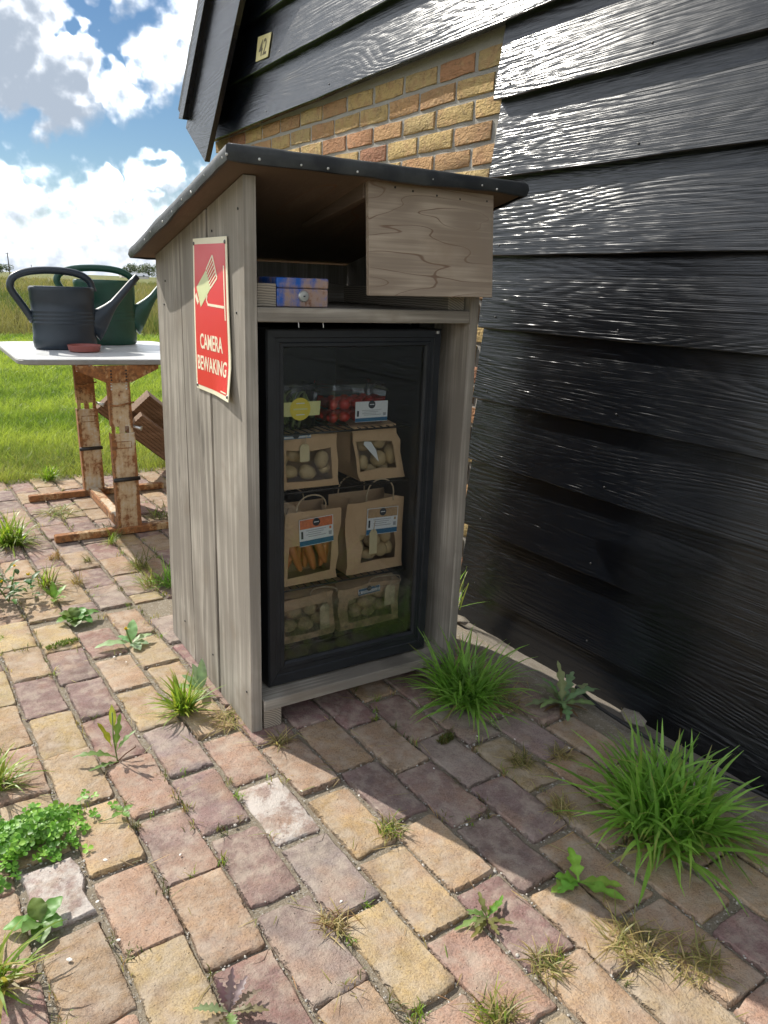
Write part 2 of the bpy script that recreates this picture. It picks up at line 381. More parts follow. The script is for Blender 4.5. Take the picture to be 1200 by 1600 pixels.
def leaf_mat(name, trans=.35, rough=.45, spec=.35, veins=False):
    """colour comes from the per-leaf 'tint' attribute"""
    m, g, p, out = new_mat(name); at = g.new('ShaderNodeAttribute', attribute_name='tint'); v = g.co()
    n = g.noise(v, 55, 3, .6); c = g.mix(g.sm(n, .35, .7, 0, .5), at.outputs[0], g.mix(.5, at.outputs[0], (.10, .12, .02)))
    pset(g, p, color=c, rough=rough, spec=spec)
    tr = g.new('ShaderNodeBsdfTranslucent'); g.put(tr.inputs[0], g.mix(1.0, c, (1.25, 1.35, .75), 'MULTIPLY'))
    mx = g.new('ShaderNodeMixShader'); mx.inputs[0].default_value = trans
    g.l.new(p.outputs[0], mx.inputs[1]); g.l.new(tr.outputs[0], mx.inputs[2]); g.l.new(mx.outputs[0], out.inputs[0])
    MAT[name] = m
leaf_mat('leaf'); leaf_mat('blade', .45, .42, .4)

def glass_mat(name, tint=(1,1,1), dirt=0., base=.02):
    m, g, p, out = new_mat(name); v = g.co()
    tr = g.new('ShaderNodeBsdfTransparent'); g.put(tr.inputs[0], tint)
    gl = g.new('ShaderNodeBsdfGlossy'); gl.inputs['Roughness'].default_value = .02
    fr = g.new('ShaderNodeFresnel'); fr.inputs[0].default_value = 1.45
    mx = g.new('ShaderNodeMixShader'); g.put(mx.inputs[0], g.m('MULTIPLY_ADD', fr.outputs[0], .9, base)); g.l.new(tr.outputs[0], mx.inputs[1]); g.l.new(gl.outputs[0], mx.inputs[2])
    last = mx.outputs[0]
    if dirt:
        x, y, z = g.sep(v)
        n = g.noise(v, 28, 6, .7); sp = g.sm(g.noise(v, 260, 3, .7), .66, .74)
        low = g.m('MULTIPLY', g.sm(z, .30, .15), g.sm(n, .36, .66)); 
        corner = g.m('MULTIPLY', g.m('MULTIPLY', g.sm(z, .36, .17), g.sm(x, .38, .54)), g.sm(n, .3, .6))
        d = g.m('MAXIMUM', g.m('MULTIPLY', low, .42), g.m('MAXIMUM', g.m('MULTIPLY', corner, .40), g.m('MULTIPLY', sp, .35)))
        d = g.m('MAXIMUM', d, g.m('MULTIPLY', n, .012))
        df = g.new('ShaderNodeBsdfDiffuse'); g.put(df.inputs[0], g.mix(g.m('MULTIPLY', g.sm(z, .34, .15), g.sm(n, .3, .55)), (.22, .22, .20), (.07, .085, .03)))
        m2 = g.new('ShaderNodeMixShader'); g.put(m2.inputs[0], d); g.l.new(last, m2.inputs[1]); g.l.new(df.outputs[0], m2.inputs[2]); last = m2.outputs[0]
    g.l.new(last, out.inputs[0]); MAT[name] = m
glass_mat('door_glass', (.965, .98, .985), dirt=1.); glass_mat('film', (.985, .985, .985), base=.01); glass_mat('clear_tub', (.93, .94, .94), base=.05)

def rusty(name, paint, amount, dark=(.07, .03, .015), edge=.0):
    m, g, p, _ = new_mat(name); v = g.co()
    n = g.noise(v, 9, 6, .62); n2 = g.noise(v, 55, 5, .7); st = g.noise(g.vm('MULTIPLY', v, (60, 60, 6)), 1, 4, .6)
    k = g.m('ADD', g.m('MULTIPLY', n, .7), g.m('ADD', g.m('MULTIPLY', st, .3), g.m('MULTIPLY_ADD', n2, .30, -.15)))
    if edge:
        u = g.m('ABSOLUTE', g.m('MULTIPLY_ADD', g.sep(g.co('Generated'))[0], 2, -1)); k = g.m('ADD', k, g.m('MULTIPLY', g.sm(u, .55, 1.0), edge))
    mask = g.sm(k, amount, amount+.12)
    rc = g.mix(g.sm(n2, .35, .65), (.36, .15, .045), dark); rc = g.mix(g.sm(n, .4, .6, 0, .5), rc, (.27, .10, .035))
    halo = g.sm(k, amount-.16, amount+.03)
    c = g.mix(g.m('MULTIPLY', halo, .75), paint, (.47, .30, .13)); c = g.mix(g.m('MULTIPLY', mask, .92), c, rc)
    pset(g, p, color=c, rough=g.mixf(mask, .45, .9), spec=.4, normal=g.bump(g.m('MULTIPLY_ADD', mask, -.5, n2), 1., .0008)); MAT[name] = m
rusty('rust_leg', (.56, .53, .45), .505, edge=.20); rusty('rust_dark', (.42, .34, .24), .38); rusty('cash_blue', (.014, .10, .42), .56, (.06, .02, .012))

def felt_mat():
    m, g, p, _ = new_mat('black_roofing_felt'); v = g.co(); n = g.noise(v, 420, 3, .7); b = g.noise(v, 11, 4, .6)
    pset(g, p, color=g.mix(g.sm(b, .4, .7), (.013, .015, .017), (.040, .043, .042)), rough=.5, spec=.45, normal=g.bump(g.m('ADD', g.m('MULTIPLY', n, .3), b), 1., .0022)); MAT['felt'] = m
felt_mat()
def kraft():
    m, g, p, _ = new_mat('kraft_paper'); v = g.co(); w = g.m('MULTIPLY', g.rnd(), 9.)
    n = g.noise(v, 20, 4, .6, w=w); f = g.noise(v, 220, 3, .6); cr = g.noise(v, 14, 3, .5, w=w, dist=1.5)
    pset(g, p, color=g.mix(n, (.50, .325, .175), (.61, .415, .24)), rough=.8, spec=.25, normal=g.bump(g.m('ADD', cr, g.m('MULTIPLY', f, .05)), 1., .006)); MAT['kraft'] = m
kraft()
def produce(name, a, b, spot, rough=.6, sc=60):
    m, g, p, _ = new_mat(name); v = g.co(); w = g.m('MULTIPLY', g.rnd(), 19.)
    n = g.noise(v, 18, 4, .6, w=w); s = g.noise(v, sc*3, 3, .6, w=w)
    c = g.mix(n, a, b); c = g.mix(g.sm(s, .6, .72, 0, .6), c, spot); pset(g, p, color=c, rough=rough, normal=g.bump(g.m('ADD', n, g.m('MULTIPLY', s, .2)), .6, .002)); MAT[name] = m
produce('potato', (.46, .32, .15), (.60, .44, .22), (.22, .13, .06)); produce('carrot', (.52, .17, .05), (.62, .25, .08), (.42, .10, .02), .5)
produce('tomato', (.55, .02, .012), (.68, .035, .015), (.4, .01, .01), .25); produce('bean', (.16, .22, .07), (.27, .31, .12), (.32, .28, .12), .6)

def can_plastic(name, c, fade):
    m, g, p, _ = new_mat(name); v = g.co(); n = g.noise(v, 14, 5, .6); f = g.noise(g.vm('MULTIPLY', v, (1, 1, 8)), 30, 4, .65)
    cc = g.mix(g.sm(n, .4, .7, 0, .5), c, fade); cc = g.mix(g.sm(f, .62, .75, 0, .3), cc, tuple(min(1, x*2.2+.03) for x in fade))
    pset(g, p, color=cc, rough=g.lin(n, .3, .7, .32, .5), spec=.5, normal=g.bump(f, .5, .0006)); MAT[name] = m
can_plastic('can_navy', (.014, .024, .036), (.024, .036, .05)); can_plastic('can_green', (.010, .060, .040), (.016, .085, .058))
plain('fridge_black', (.012, .014, .017), .42, var=.3, scale=25); plain('fridge_inside', (.022, .026, .032), .6)
plain('sign_red', (.66, .022, .028), .38, var=.04, scale=4); plain('sign_cream', (.80, .75, .56), .45, var=.04); plain('sign_green', (.62, .66, .36), .45, var=.06, scale=25)
plain('screw', (.16, .15, .14), .4, metal=.9); plain('nail', (.62, .62, .60), .45, metal=.5); plain('dark_iron', (.03, .028, .026), .5, metal=.4)
plain('table_white', (.64, .65, .65), .34, var=.10, scale=9, bumpd=.0004); plain('table_edge', (.22, .215, .20), .55, var=.2, scale=30)
plain('dish', (.28, .085, .07), .5, var=.15, scale=20); plain('cable', (.012, .012, .013), .45)
plain('white_card', (.74, .75, .74), .55, var=.03); plain('grey_print', (.35, .36, .37), .6); plain('blue_print', (.02, .13, .25), .5); plain('orange_print', (.62, .17, .06), .5, var=.4, scale=90)
plain('tan_print', (.42, .27, .14), .5, var=.4, scale=90); plain('red_print', (.55, .03, .02), .5, var=.35, scale=120); plain('dark_print', (.02, .03, .04), .5); plain('yellow_print', (.75, .60, .06), .5, var=.05); plain('pale_yellow', (.70, .68, .30), .5, var=.06)
plain('tag_card', (.62, .52, .30), .7, var=.08); plain('paper_cord', (.50, .38, .24), .8); plain('brass_plate', (.66, .57, .27), .4, metal=.35, var=.2, scale=40); plain('plate_ink', (.13, .10, .04), .5)
plain('lock_metal', (.55, .55, .53), .32, metal=.8); plain('pole_wood', (.09, .075, .06), .9); plain('bark', (.07, .055, .04), .95, var=.3); plain('far_wall', (.55, .52, .48), .8); plain('far_roof', (.50, .10, .035), .7); plain('far_roof_grey', (.22, .24, .27), .7); plain('pane', (.03, .04, .05), .1)
plain('straw', (.45, .35, .19), .8, var=.25, scale=60); plain('twig', (.12, .08, .05), .9); plain('barn_inner', (.012, .012, .013), .9)
def trans_plain(name, c, t):
    m, g, p, out = new_mat(name); pset(g, p, color=c, rough=.3)
    tr = g.new('ShaderNodeBsdfTransparent'); mx = g.new('ShaderNodeMixShader'); mx.inputs[0].default_value = t
    g.l.new(p.outputs[0], mx.inputs[1]); g.l.new(tr.outputs[0], mx.inputs[2]); g.l.new(mx.outputs[0], out.inputs[0]); MAT[name] = m

# ------------------------------------------------------------------ setting: ground
rng = random.Random(7)
mb = MB(); mb.add([(-3000,-3000,-.12),(3000,-3000,-.12),(3000,3000,-.12),(-3000,3000,-.12)], [(0,1,2,3)])
tag(obj('ground', mb, MAT['field'], fixn=False), 'wide flat field of rough grass reaching the horizon', kind='structure')
PAVE_Y1 = 3.02
def lawn_edge(x): return PAVE_Y1+.03*math.sin(x*3.1)-.09*x
mb = MB(); n = 24; xs = [-9+i*(14/n) for i in range(n+1)]
mb.add([(x, lawn_edge(x)-.02, -.022) for x in xs]+[(x, 14.6+.5*math.sin(x), -.022) for x in xs], [(i, i+1, n+2+i, n+1+i) for i in range(n)])
tag(obj('lawn', mb, MAT['lawn'], fixn=False), 'mown green lawn beyond the paving', kind='structure')
mb = MB(); mb.add([(-3.2,-3.2,-.0095),(.93,-3.2,-.0095),(.90,3.1,-.0095),(-3.2,3.1,-.0095)], [(0,1,2,3)])
tag(obj('joint_bed', mb, MAT['joint_sand'], fixn=False), 'gritty sand bed in the joints between the paving bricks', kind='structure')

# ------------------------------------------------------------------ paving bricks
PC = {'yel': (.40,.30,.165), 'tan': (.365,.262,.165), 'pink': (.335,.222,.158), 'purple': (.225,.155,.143), 'red': (.25,.155,.138), 'grey': (.27,.21,.19), 'white': (.30,.22,.195)}
def paver_mesh(i, broken=False):
    r = random.Random(100+i); L, Wd = .1085, .0556; pts = []
    cs = [(Wd, L), (-Wd, L), (-Wd, -L), (Wd, -L)]; rad = [r.uniform(.004, .011) for _ in cs]
    for k in range(4):
        (x, y), (px, py), (nx, ny) = cs[k], cs[k-1], cs[(k+1) % 4]; q = rad[k]
        din = (math.copysign(1, x-px) if abs(x-px) > .01 else 0, math.copysign(1, y-py) if abs(y-py) > .01 else 0); dn = (math.copysign(1, nx-x) if abs(nx-x) > .01 else 0, math.copysign(1, ny-y) if abs(ny-y) > .01 else 0)
        for u in (0, .5, 1):
            a = (x-din[0]*q, y-din[1]*q); b_ = (x+dn[0]*q, y+dn[1]*q)
            pts.append([a[0]*(1-u)**2+2*u*(1-u)*x+b_[0]*u*u, a[1]*(1-u)**2+2*u*(1-u)*y+b_[1]*u*u])
        for u in ((.2, .4, .6, .8) if k % 2 else (.33, .66)): pts.append([x+(nx-x)*u, y+(ny-y)*u])
    bow = [r.gauss(0, .0018) for _ in range(4)]
    pts = [[x+r.gauss(0, .0011)+(bow[0] if x > 0 else bow[1])*math.cos(y/L*1.5), y+r.gauss(0, .0013)+(bow[2] if y > 0 else bow[3])*math.cos(x/Wd*1.5)] for x, y in pts]
    for _ in range(r.randrange(0, 3)):        # chipped spots on the rim
        j = r.randrange(len(pts)); pts[j][0] *= .94; pts[j][1] *= .97
    if broken: pts = [[x*.92+.006*math.sin(y*40), y*.80] for x, y in pts]
    def ring(ins, z, jz, jx=0.): return [(x*(1-ins/Wd)+r.uniform(-jx, jx), y*(1-ins/L)+r.uniform(-jx, jx), z+r.uniform(-jz, jz)) for x, y in pts]
    b = MB(); b.rings([ring(.003, -.06, 0), ring(-.0005, -.010, .001), ring(.0008, -.0030, .0012), ring(.0040, -.0002, .0007, .0009), ring(.02, .0002, .0009)], cap=(False, True))
    return mesh_of('brick', b, MAT['paver'], smooth=35)
PM = [paver_mesh(i) for i in range(14)]; PM_BROKEN = paver_mesh(50, True)
known = {
 -6: [(-.85,'tan'),(-.62,'red'),(-.395,'tan'),(-.17,'pink')],
 -5: [(-.76,'pink'),(-.54,'tan'),(-.325,'white'),(-.10,'tan'),(.035,'pink')],
 -4: [(-.87,'tan'),(-.65,'yel'),(-.437,'pink'),(-.208,'yel'),(.03,'tan'),(.25,'yel'),(.465,'purple'),(.69,'tan'),(.90,'yel')],
 -3: [(-.98,'tan'),(-.75,'red'),(-.528,'tan'),(-.304,'purple'),(-.07,'pink'),(.16,'red'),(.385,'purple'),(.609,'purple'),(.83,'yel')],
 -2: [(-.905,'tan'),(-.68,'grey'),(-.438,'purple'),(-.198,'purple'),(.035,'grey'),(.27,'yel'),(.50,'tan'),(.735,'red')],
 -1: [(-1.0,'pink'),(-.77,'yel'),(-.537,'grey'),(-.305,'white'),(-.073,'pink'),(.155,'tan'),(.38,'yel'),(.605,'tan'),(.84,'pink')],
 0: [(-1.12,'tan'),(-.887,'pink'),(-.657,'yel'),(-.425,'yel'),(-.18,'pink'),(.05,'red')],
 1: [(-1.04,'tan'),(-.815,'red'),(-.595,'tan'),(-.37,'purple'),(-.14,'tan'),(.085,'red')],
 2: [(-1.12,'tan'),(-.893,'tan'),(-.67,'purple'),(-.44,'purple'),(-.215,'tan'),(.012,'red')],
 3: [(-1.03,'tan'),(-.80,'tan'),(-.572,'purple'),(-.348,'grey'),(-.118,'red'),(.11,'tan')],
 4: [(-1.13,'red'),(-.90,'tan'),(-.665,'tan'),(-.435,'yel'),(-.205,'grey'),(.02,'red')],
 5: [(-1.02,'tan'),(-.80,'tan'),(-.58,'tan'),(-.36,'grey'),(-.135,'red'),(.09,'purple')],
 6: [(-1.13,'pink'),(-.91,'tan'),(-.68,'tan'),(-.455,'tan'),(-.23,'purple'),(0,'tan')]}
known[-5] = [(-.76,'pink'),(-.54,'tan'),(-.325,'white'),(-.105,'tan'),(.115,'pink'),(.335,'tan'),(.555,'yel'),(.775,'purple')]
def col_x(k, y): return .0645+.119*k-.04*(y+.45)
spots = []
pal = ['yel','tan','tan','pink','purple','red','grey','tan','purple']
for k in range(-26, 7):
    lst = list(known.get(k, [(-.44 if k % 2 == 0 else -.33, rng.choice(pal))]))
    P = .2265
    y = lst[-1][0]
    while y+P < .90: y += P; lst.append((y, rng.choice(pal)))
    y = lst[0][0]
    while y-P > -3.1: y -= P; lst.insert(0, (y, rng.choice(pal)))
    y = 1.10 if k % 2 else 1.19
    lst.append((y, rng.choice(pal)))
    if k % 2 == 0: lst.append((1.035, 'half'))
    while y+.218 < PAVE_Y1-.06: y += .218; lst.append((y, rng.choice(pal)))
    for y, c in lst: spots.append((k, y, c))
paving = obj('paving', MB().add([(-3.2,-3.2,-.03),(.9,-3.2,-.03),(.9,3.05,-.03),(-3.2,3.05,-.03)], [(0,1,2,3)]), MAT['soil'], fixn=False)
tag(paving, 'weathered clay brick paving in a running bond', kind='structure')
loose = MB(); ltint = []; seen = []
for k, y, c in spots:
    x = col_x(k, y)+rng.uniform(-.003, .003); yy = y+rng.uniform(-.003, .003)
    if x < -3.15 or x > .86: continue
    p = (x, yy, 0); vis = in_view(p, .05)
    hidden = (.08 < x < .60 and .12 < yy < .62)
    half = c == 'half'
    if half: c = rng.choice(pal)
    base = PC[c]; f = rng.uniform(.9, 1.1)
    colr = tuple(min(1, v*f*rng.uniform(.96, 1.04)) for v in base)
    rz = R(2.3)+rng.uniform(-.022, .022)+(math.pi if rng.random() < .5 else 0)
    z = rng.uniform(-.004, .003); tilt = (rng.gauss(0, .012), rng.gauss(0, .014))
    seen.append((vis and not hidden, math.hypot(x-CAM_POS[0], yy-CAM_POS[1]), x, yy, z, rz, tilt, colr, c, half))
seen.sort(key=lambda s: (not s[0], s[1]))
for i, (vis, dd, x, yy, z, rz, tilt, colr, c, half) in enumerate(seen):
    me = PM_BROKEN if (c == 'white' and x < -.4) else PM[rng.randrange(len(PM))]
    if vis and i < 300:
        b = link('brick', me, paving, (x, yy, z)); b.rotation_euler = (*tilt, rz)
        b.scale = (rng.uniform(.965, 1.03), (.36 if half else rng.uniform(.965, 1.025)), 1)
        b.color = (*colr, .25 if c == 'white' else 1.0)
    else:
        mm = Matrix.Translation((x, yy, z))@Matrix.Rotation(rz, 4, 'Z')@Matrix.Diagonal((1, .4 if half else 1, 1, 1))
        ltint += [colr]*len(me.vertices); loose.add([mm@v.co for v in me.vertices], [tuple(p.vertices) for p in me.polygons])
lo_ = obj('brick_field', loose, MAT['paver_field'], paving, smooth=42, fixn=False); lo_['kind'] = 'stuff'
at_ = lo_.data.attributes.new('tint', 'FLOAT_COLOR', 'POINT'); at_.data.foreach_set('color', np.concatenate([np.array(ltint, np.float32), np.ones((len(ltint), 1), np.float32)], 1).ravel())

# ------------------------------------------------------------------ the barn
WA, WX = .03, 1.0525
NV = Vector((math.cos(WA), math.sin(WA), 0)); TV = Vector((-math.sin(WA), math.cos(WA), 0))
def wp(t, n, z): q = NV*(WX-n)+TV*t; return (q.x, q.y, z)
BO = wp(0, 0, 0)
barn = thing('barn', (BO[0], BO[1], 0), 'black barn with weatherboard siding over a yellow brick wall', 'barn')
def slope_t(z): return 2.98-(z-1.80)*.79
def board(zb, zt, t0, t1, seed, droop=0., cut=False):
    r = random.Random(seed); b = MB(); L = t1-t0; N = max(8, int(abs(L)/.07)); rs = []
    for i in range(N+1):
        u = i/N; t = t0+L*u
        w1 = .0035*fbm(t*2.2, seed*3.1, 0)+.0012*fbm(t*16, seed, 4); w2 = .002*fbm(t*1.4, seed*2.3, 7)
        zb_ = zb-droop*(t-.42)+w1
        tt0, tt1 = t, t
        if cut and i == N: tt0 = slope_t(zb); tt1 = slope_t(zt)
        ring = [wp(tt0, 0+w2, zb_+.003), wp(tt0, -.003+w2, zb_), wp(tt0, -.030+w2, zb_+.001), wp(tt1, -.052, zt-droop*(t-.42)+.035), wp(tt1, -.034+w2, zt-droop*(t-.42)+.035)]
        rs.append(ring)
    b.rings(rs); return b
zb = [1.728, 1.497, 1.257, 1.021, .778, .557, .31, .068, -.10]
zt_prev = 1.945
tops = [1.945]+zb[:-1]
for i, (b0, t0) in enumerate(zip(zb, tops)):
    j = random.Random(i).uniform(-.006, .006)
    obj('siding_board', board(b0, t0, -3.3, .430+.0022*i+j, 11+i), MAT['black_boards'], barn, smooth=38)
zu = [1.945, 2.172, 2.40, 2.63, 2.86]
for i, b0 in enumerate(zu):
    t1 = zu[i+1] if i < 4 else 3.1
    obj('siding_board', board(b0, t1, -3.3, slope_t(b0), 40+i, droop=.020, cut=True), MAT['black_boards'], barn, smooth=38)
# nail heads on the boards
def board_nail(t, z, n):
    c = Vector(wp(t, n, z)); ax = -NV; e = TV; u = Vector((0, 0, 1)); b = MB()
    b.rings([[c+(e*math.cos(k*math.pi/4)+u*math.sin(k*math.pi/4))*q*.0036+ax*h for k in range(8)] for q, h in ((1, -.001), (.9, .0012), (.3, .0018))], cap=(False, True)); obj('nail', b, MAT['dark_iron'], barn, smooth=True)
r = random.Random(5)
for b0, t0 in zip(zb[:-1], tops[:-1]):
    for t in (.36, -.18, -.72): board_nail(t+r.uniform(-.02, .02), b0+.035+r.uniform(-.006, .006), -.034*.035/(t0+.035-b0)+.0005)
for b0 in zu[:3]:
    for t in (2.2-(b0-1.9)*.8, 1.5, .8, .1, -.5): board_nail(t+r.uniform(-.03, .03), b0-.020*(t-.42)+.035, -.034*.035/.263+.0005)
# brick wall
mb = MB(); BN = -.058
mb.hexa([wp(-3.3,BN-.2,-.12), wp(2.86,BN-.2,-.12), wp(2.86,BN,-.12), wp(-3.3,BN,-.12), wp(-3.3,BN-.2,1.98), wp(2.86,BN-.2,1.98), wp(2.86,BN,1.98), wp(-3.3,BN,1.98)])
bw = obj('brick_wall', mb, MAT['mortar'], barn)
def wall_brick_mesh(i):
    r = random.Random(300+i); b = MB(); L, H = .0985, .0295
    def ring(n, ins, j):
        q = []
        for a in (-1, -.33, .33): q.append((a*L, -1*H))
        for a in (-1, 0): q.append((L, a*H))
        for a in (1, .33, -.33): q.append((a*L, H))
        for a in (1, 0): q.append((-L, a*H))
        return [(-n+r.uniform(-j, j), x*(1-ins/L)+r.uniform(-.0025, .0025), z*(1-ins/H)+r.uniform(-.002, .002)) for x, z in q]
    b.rings([ring(-.02, 0, 0), ring(.0035, .0005, .0018), ring(.0055, .0035, .0022)], cap=(False, True))
    return mesh_of('brick', b, MAT['wall_brick'], smooth=40)
WB = [wall_brick_mesh(i) for i in range(8)]
WC = [(.46,.33,.145),(.43,.30,.13),(.48,.36,.165),(.45,.27,.13),(.42,.22,.115),(.33,.16,.095),(.42,.31,.145),(.39,.24,.12)]
r = random.Random(21)
for j in range(26):
    z = 1.885-.0735*j-.006
    t = .44+(.055 if j % 2 else -.05)
    i = 0
    while t < 2.76:
        visible_row = z > .9 or t < 1.2
        q = wp(t+.1, BN, z); b = link('brick', WB[r.randrange(8)], bw, (q[0]-BO[0], q[1]-BO[1], q[2]))
        b.rotation_euler = (r.gauss(0, .012), r.gauss(0, .012), WA); b.scale = (1, r.uniform(.95, 1.02), r.uniform(.95, 1.03))
        c = WC[r.choice((0,0,1,1,2,2,3,3,4,4,5,6,6,7,7))]; f = r.uniform(.88, 1.1); b.color = (*[v*f for v in c], 1)
        t += .212; i += 1
# gable end: barge board, roof verge, soffit
def sl(t, z, n): return wp(t, n, z)
S = Vector((-.62, .785))    # up the slope in (t, z)
N2 = Vector((.785, .62))    # outwards, away from the wall field
A = Vector((2.751, 1.771)); Wb = .353
def slab(a0, a1, w0, w1, n0, n1, cutdir=None):
    b = MB(); pts = []
    for n in (n0, n1):
        for (s, w) in ((a0, w0), (a1, w0), (a1, w1), (a0, w1)):
            q = A+S*s+N2*w
            if cutdir and s == a0: q = A+N2*w0+Vector(cutdir)*((w-w0)/Vector(cutdir).dot(N2))+S*a0
            pts.append(wp(q.x, n, q.y))
    return b.hexa(pts)
obj('barge_board', slab(0, 2.2, 0, Wb, .050, .08, (.285, .208)), MAT['black_boards'], barn, bevel=.002)
obj('roof_verge', slab(.04, 2.2, Wb-.012, Wb+.05, -.02, .112, (.5, .1)), MAT['black_boards'], barn, bevel=.002)
obj('soffit', slab(.12, 2.2, .20, .225, -.06, .049), MAT['barn_inner'], barn)
obj('roof', slab(.04, 4.0, Wb+.052, Wb+.09, -4.0, .108), MAT['felt'], barn)
mb = MB(); mb.hexa([wp(2.40,-.06,1.7), wp(2.99,-.06,1.7), wp(2.99,-.045,1.7), wp(2.40,-.045,1.7), wp(-3.3,-.06,3.3), wp(1.8,-.06,3.3), wp(1.8,-.045,3.3), wp(-3.3,-.045,3.3)])
mb = MB(); mb.hexa([wp(-3.3,-.1,1.985), wp(2.84,-.1,1.985), wp(2.84,-.064,1.985), wp(-3.3,-.064,1.985), wp(-3.3,-.1,3.1), wp(1.9,-.1,3.1), wp(1.9,-.064,3.1), wp(-3.3,-.064,3.1)])
obj('wall_backing', mb, MAT['barn_inner'], barn)
mb = MB(); mb.hexa([wp(2.84,-4,-.12), wp(2.865,-4,-.12), wp(2.865,-.053,-.12), wp(2.84,-.053,-.12), wp(2.84,-4,1.95), wp(2.865,-4,1.95), wp(2.865,-.053,1.95), wp(2.84,-.053,1.95)])
obj('side_wall', mb, MAT['wall_brick'], barn).color = (.5, .34, .15, 1)

# sloping cement strip at the foot of the barn wall
mb = MB(); r = random.Random(9); N = 90; vs = []; fs = []
for i in range(N+1):
    t = -3.2+(2.8+3.2)*i/N
    e = .02*fbm(t*3, 1, 0)
    prof = [(.20+e, -.03), (.165+e, -.004+.006*fbm(t*5, 2, 1)), (.10, -.022+.006*fbm(t*6, 3, 1)), (.05, -.05+.008*fbm(t*7, 4, 1)), (-.06, -.085)]
    vs += [wp(t, n, z) for n, z in prof]
for i in range(N):
    for k in range(4): fs.append((i*5+k, i*5+k+1, i*5+5+k+1, i*5+5+k))
tag(obj('cement_strip', MB().add(vs, fs), MAT['cement_strip'], smooth=True), 'rough pale cement strip at the foot of the black wall', kind='structure')

# house number plate
pc = (2.20-.0315, 2.23)
np_root = thing('number_plate', wp(2.17, .006, 2.175), 'small brass plate with number 42 on the black boards', 'number plate')
mb = MB(); P4 = [(2.235, 2.178), (2.100, 2.174), (2.085, 2.278), (2.235, 2.288)]
def npn(z): return .0205-.11*(z-2.175)+.0
mb.hexa([wp(t, -.001-.13*(z-2.172), z) for t, z in P4]+[wp(t, .0035-.13*(z-2.172), z) for t, z in P4])
obj('plate', mb, MAT['brass_plate'], np_root, bevel=.001)

def text_mesh(body, w, h, bold=.0, ext=.0006):
    """flat lettering scaled to a box of w by h, lower left corner at the origin, in the xy plane"""
    cu = bpy.data.curves.new('txt', 'FONT'); cu.body = body; cu.size = 1; cu.offset = bold; cu.extrude = .001; cu.resolution_u = 4
    o = bpy.data.objects.new('txt', cu); col.objects.link(o)
    bpy.context.view_layer.update()
    me = bpy.data.meshes.new_from_object(o.evaluated_get(bpy.context.evaluated_depsgraph_get()))
    v = np.array([tuple(a.co) for a in me.vertices]); lo_, hi = v.min(0), v.max(0)
    v = (v-lo_)/(hi-lo_+1e-9); v[:, 0] *= w; v[:, 1] *= h; v[:, 2] = (v[:, 2] > .5)*ext
    f = [tuple(p.vertices) for p in me.polygons]
    bpy.data.objects.remove(o); bpy.data.curves.remove(cu); bpy.data.meshes.remove(me)
    return v, f
v, f = text_mesh('42', .085, .072, .012)
mb = MB(); mb.add([wp(2.205-x, .0038+z-.13*(2.192+y-2.172), 2.192+y) for x, y, z in v], f)
obj('lettering', mb, MAT['plate_ink'], np_root, fixn=False)

# ------------------------------------------------------------------ the wooden cabinet
W_, D_ = .66, .69
def roof_z(y): return 1.415-.226*(y+.07)
def under(y): return roof_z(y)-.0305
cab = thing('wooden_cabinet', (0, 0, 0), 'weathered grey wooden cabinet with black felt lean-to roof, standing on the brick paving', 'cabinet')
def plank_side(x0, x1, y0, y1, seed, z0=.0):
    r = random.Random(seed); b = MB(); N = 14; rs = []
    for i in range(N+1):
        u = i/N
        e0 = y0+.0012*fbm(u*5, seed, 1); e1 = y1+.0012*fbm(u*5, seed, 9); bow = .0015*fbm(u*2, seed, 3)
        za = z0+(under(y0)-.0015-z0)*u; zc = z0+(under(y1)-.0015-z0)*u
        rs.append([(x0+bow, e0+.001, za), (x1, e0, za), (x1, e1, zc), (x0+bow, e1-.001, zc)])
    return b.rings(rs)
for i, (y0, y1) in enumerate(((0, .2335), (.2465, .4560), (.4605, .69))):
    obj('side_plank', plank_side(0, .030, y0, y1, 60+i), MAT['grey_wood_z'], cab, bevel=.0012)
for i, (y0, y1) in enumerate(((0, .20), (.203, .44), (.443, .69))):
    obj('side_plank', plank_side(.639, .667, y0, y1, 70+i), MAT['grey_wood_z'], cab, bevel=.0012)
for i in range(3):
    x0 = .031+i*.2005; mb = MB(); mb.box(x0, x0+.1985, .665, .689, .02, under(.69)-.004)
    obj('back_plank', mb, MAT['grey_wood_z'], cab, bevel=.001)
mb = MB(); mb.box(.0305, .6385, .001, .66, 1.060, 1.0925); obj('shelf', mb, MAT['grey_wood_x'], cab, bevel=.0018)
mb = MB(); mb.box(.0355, .6385, -.003, .118, .056, .0865); obj('bottom_rail', mb, MAT['grey_wood_x'], cab, bevel=.002)
mb = MB(); mb.box(.036, .6385, .12, .66, .058, .084); obj('floor_board', mb, MAT['grey_wood_x'], cab)
for x0 in (.0365, .58):
    mb = MB(); mb.box(x0, x0+.050, .002, .64, .001, .0555); obj('runner', mb, MAT['end_grain'], cab, bevel=.0015)
for x0, x1 in ((.041, .089), (.585, .6382)):
    mb = MB(); mb.box(x0, x1, .028, .655, 1.0932, 1.1455); obj('batten', mb, MAT['end_grain'], cab, bevel=.0015)
mb = MB(); mb.box(.090, .584, .60, .625, 1.0932, 1.15); obj('batten', mb, MAT['grey_wood_x'], cab, bevel=.0015)
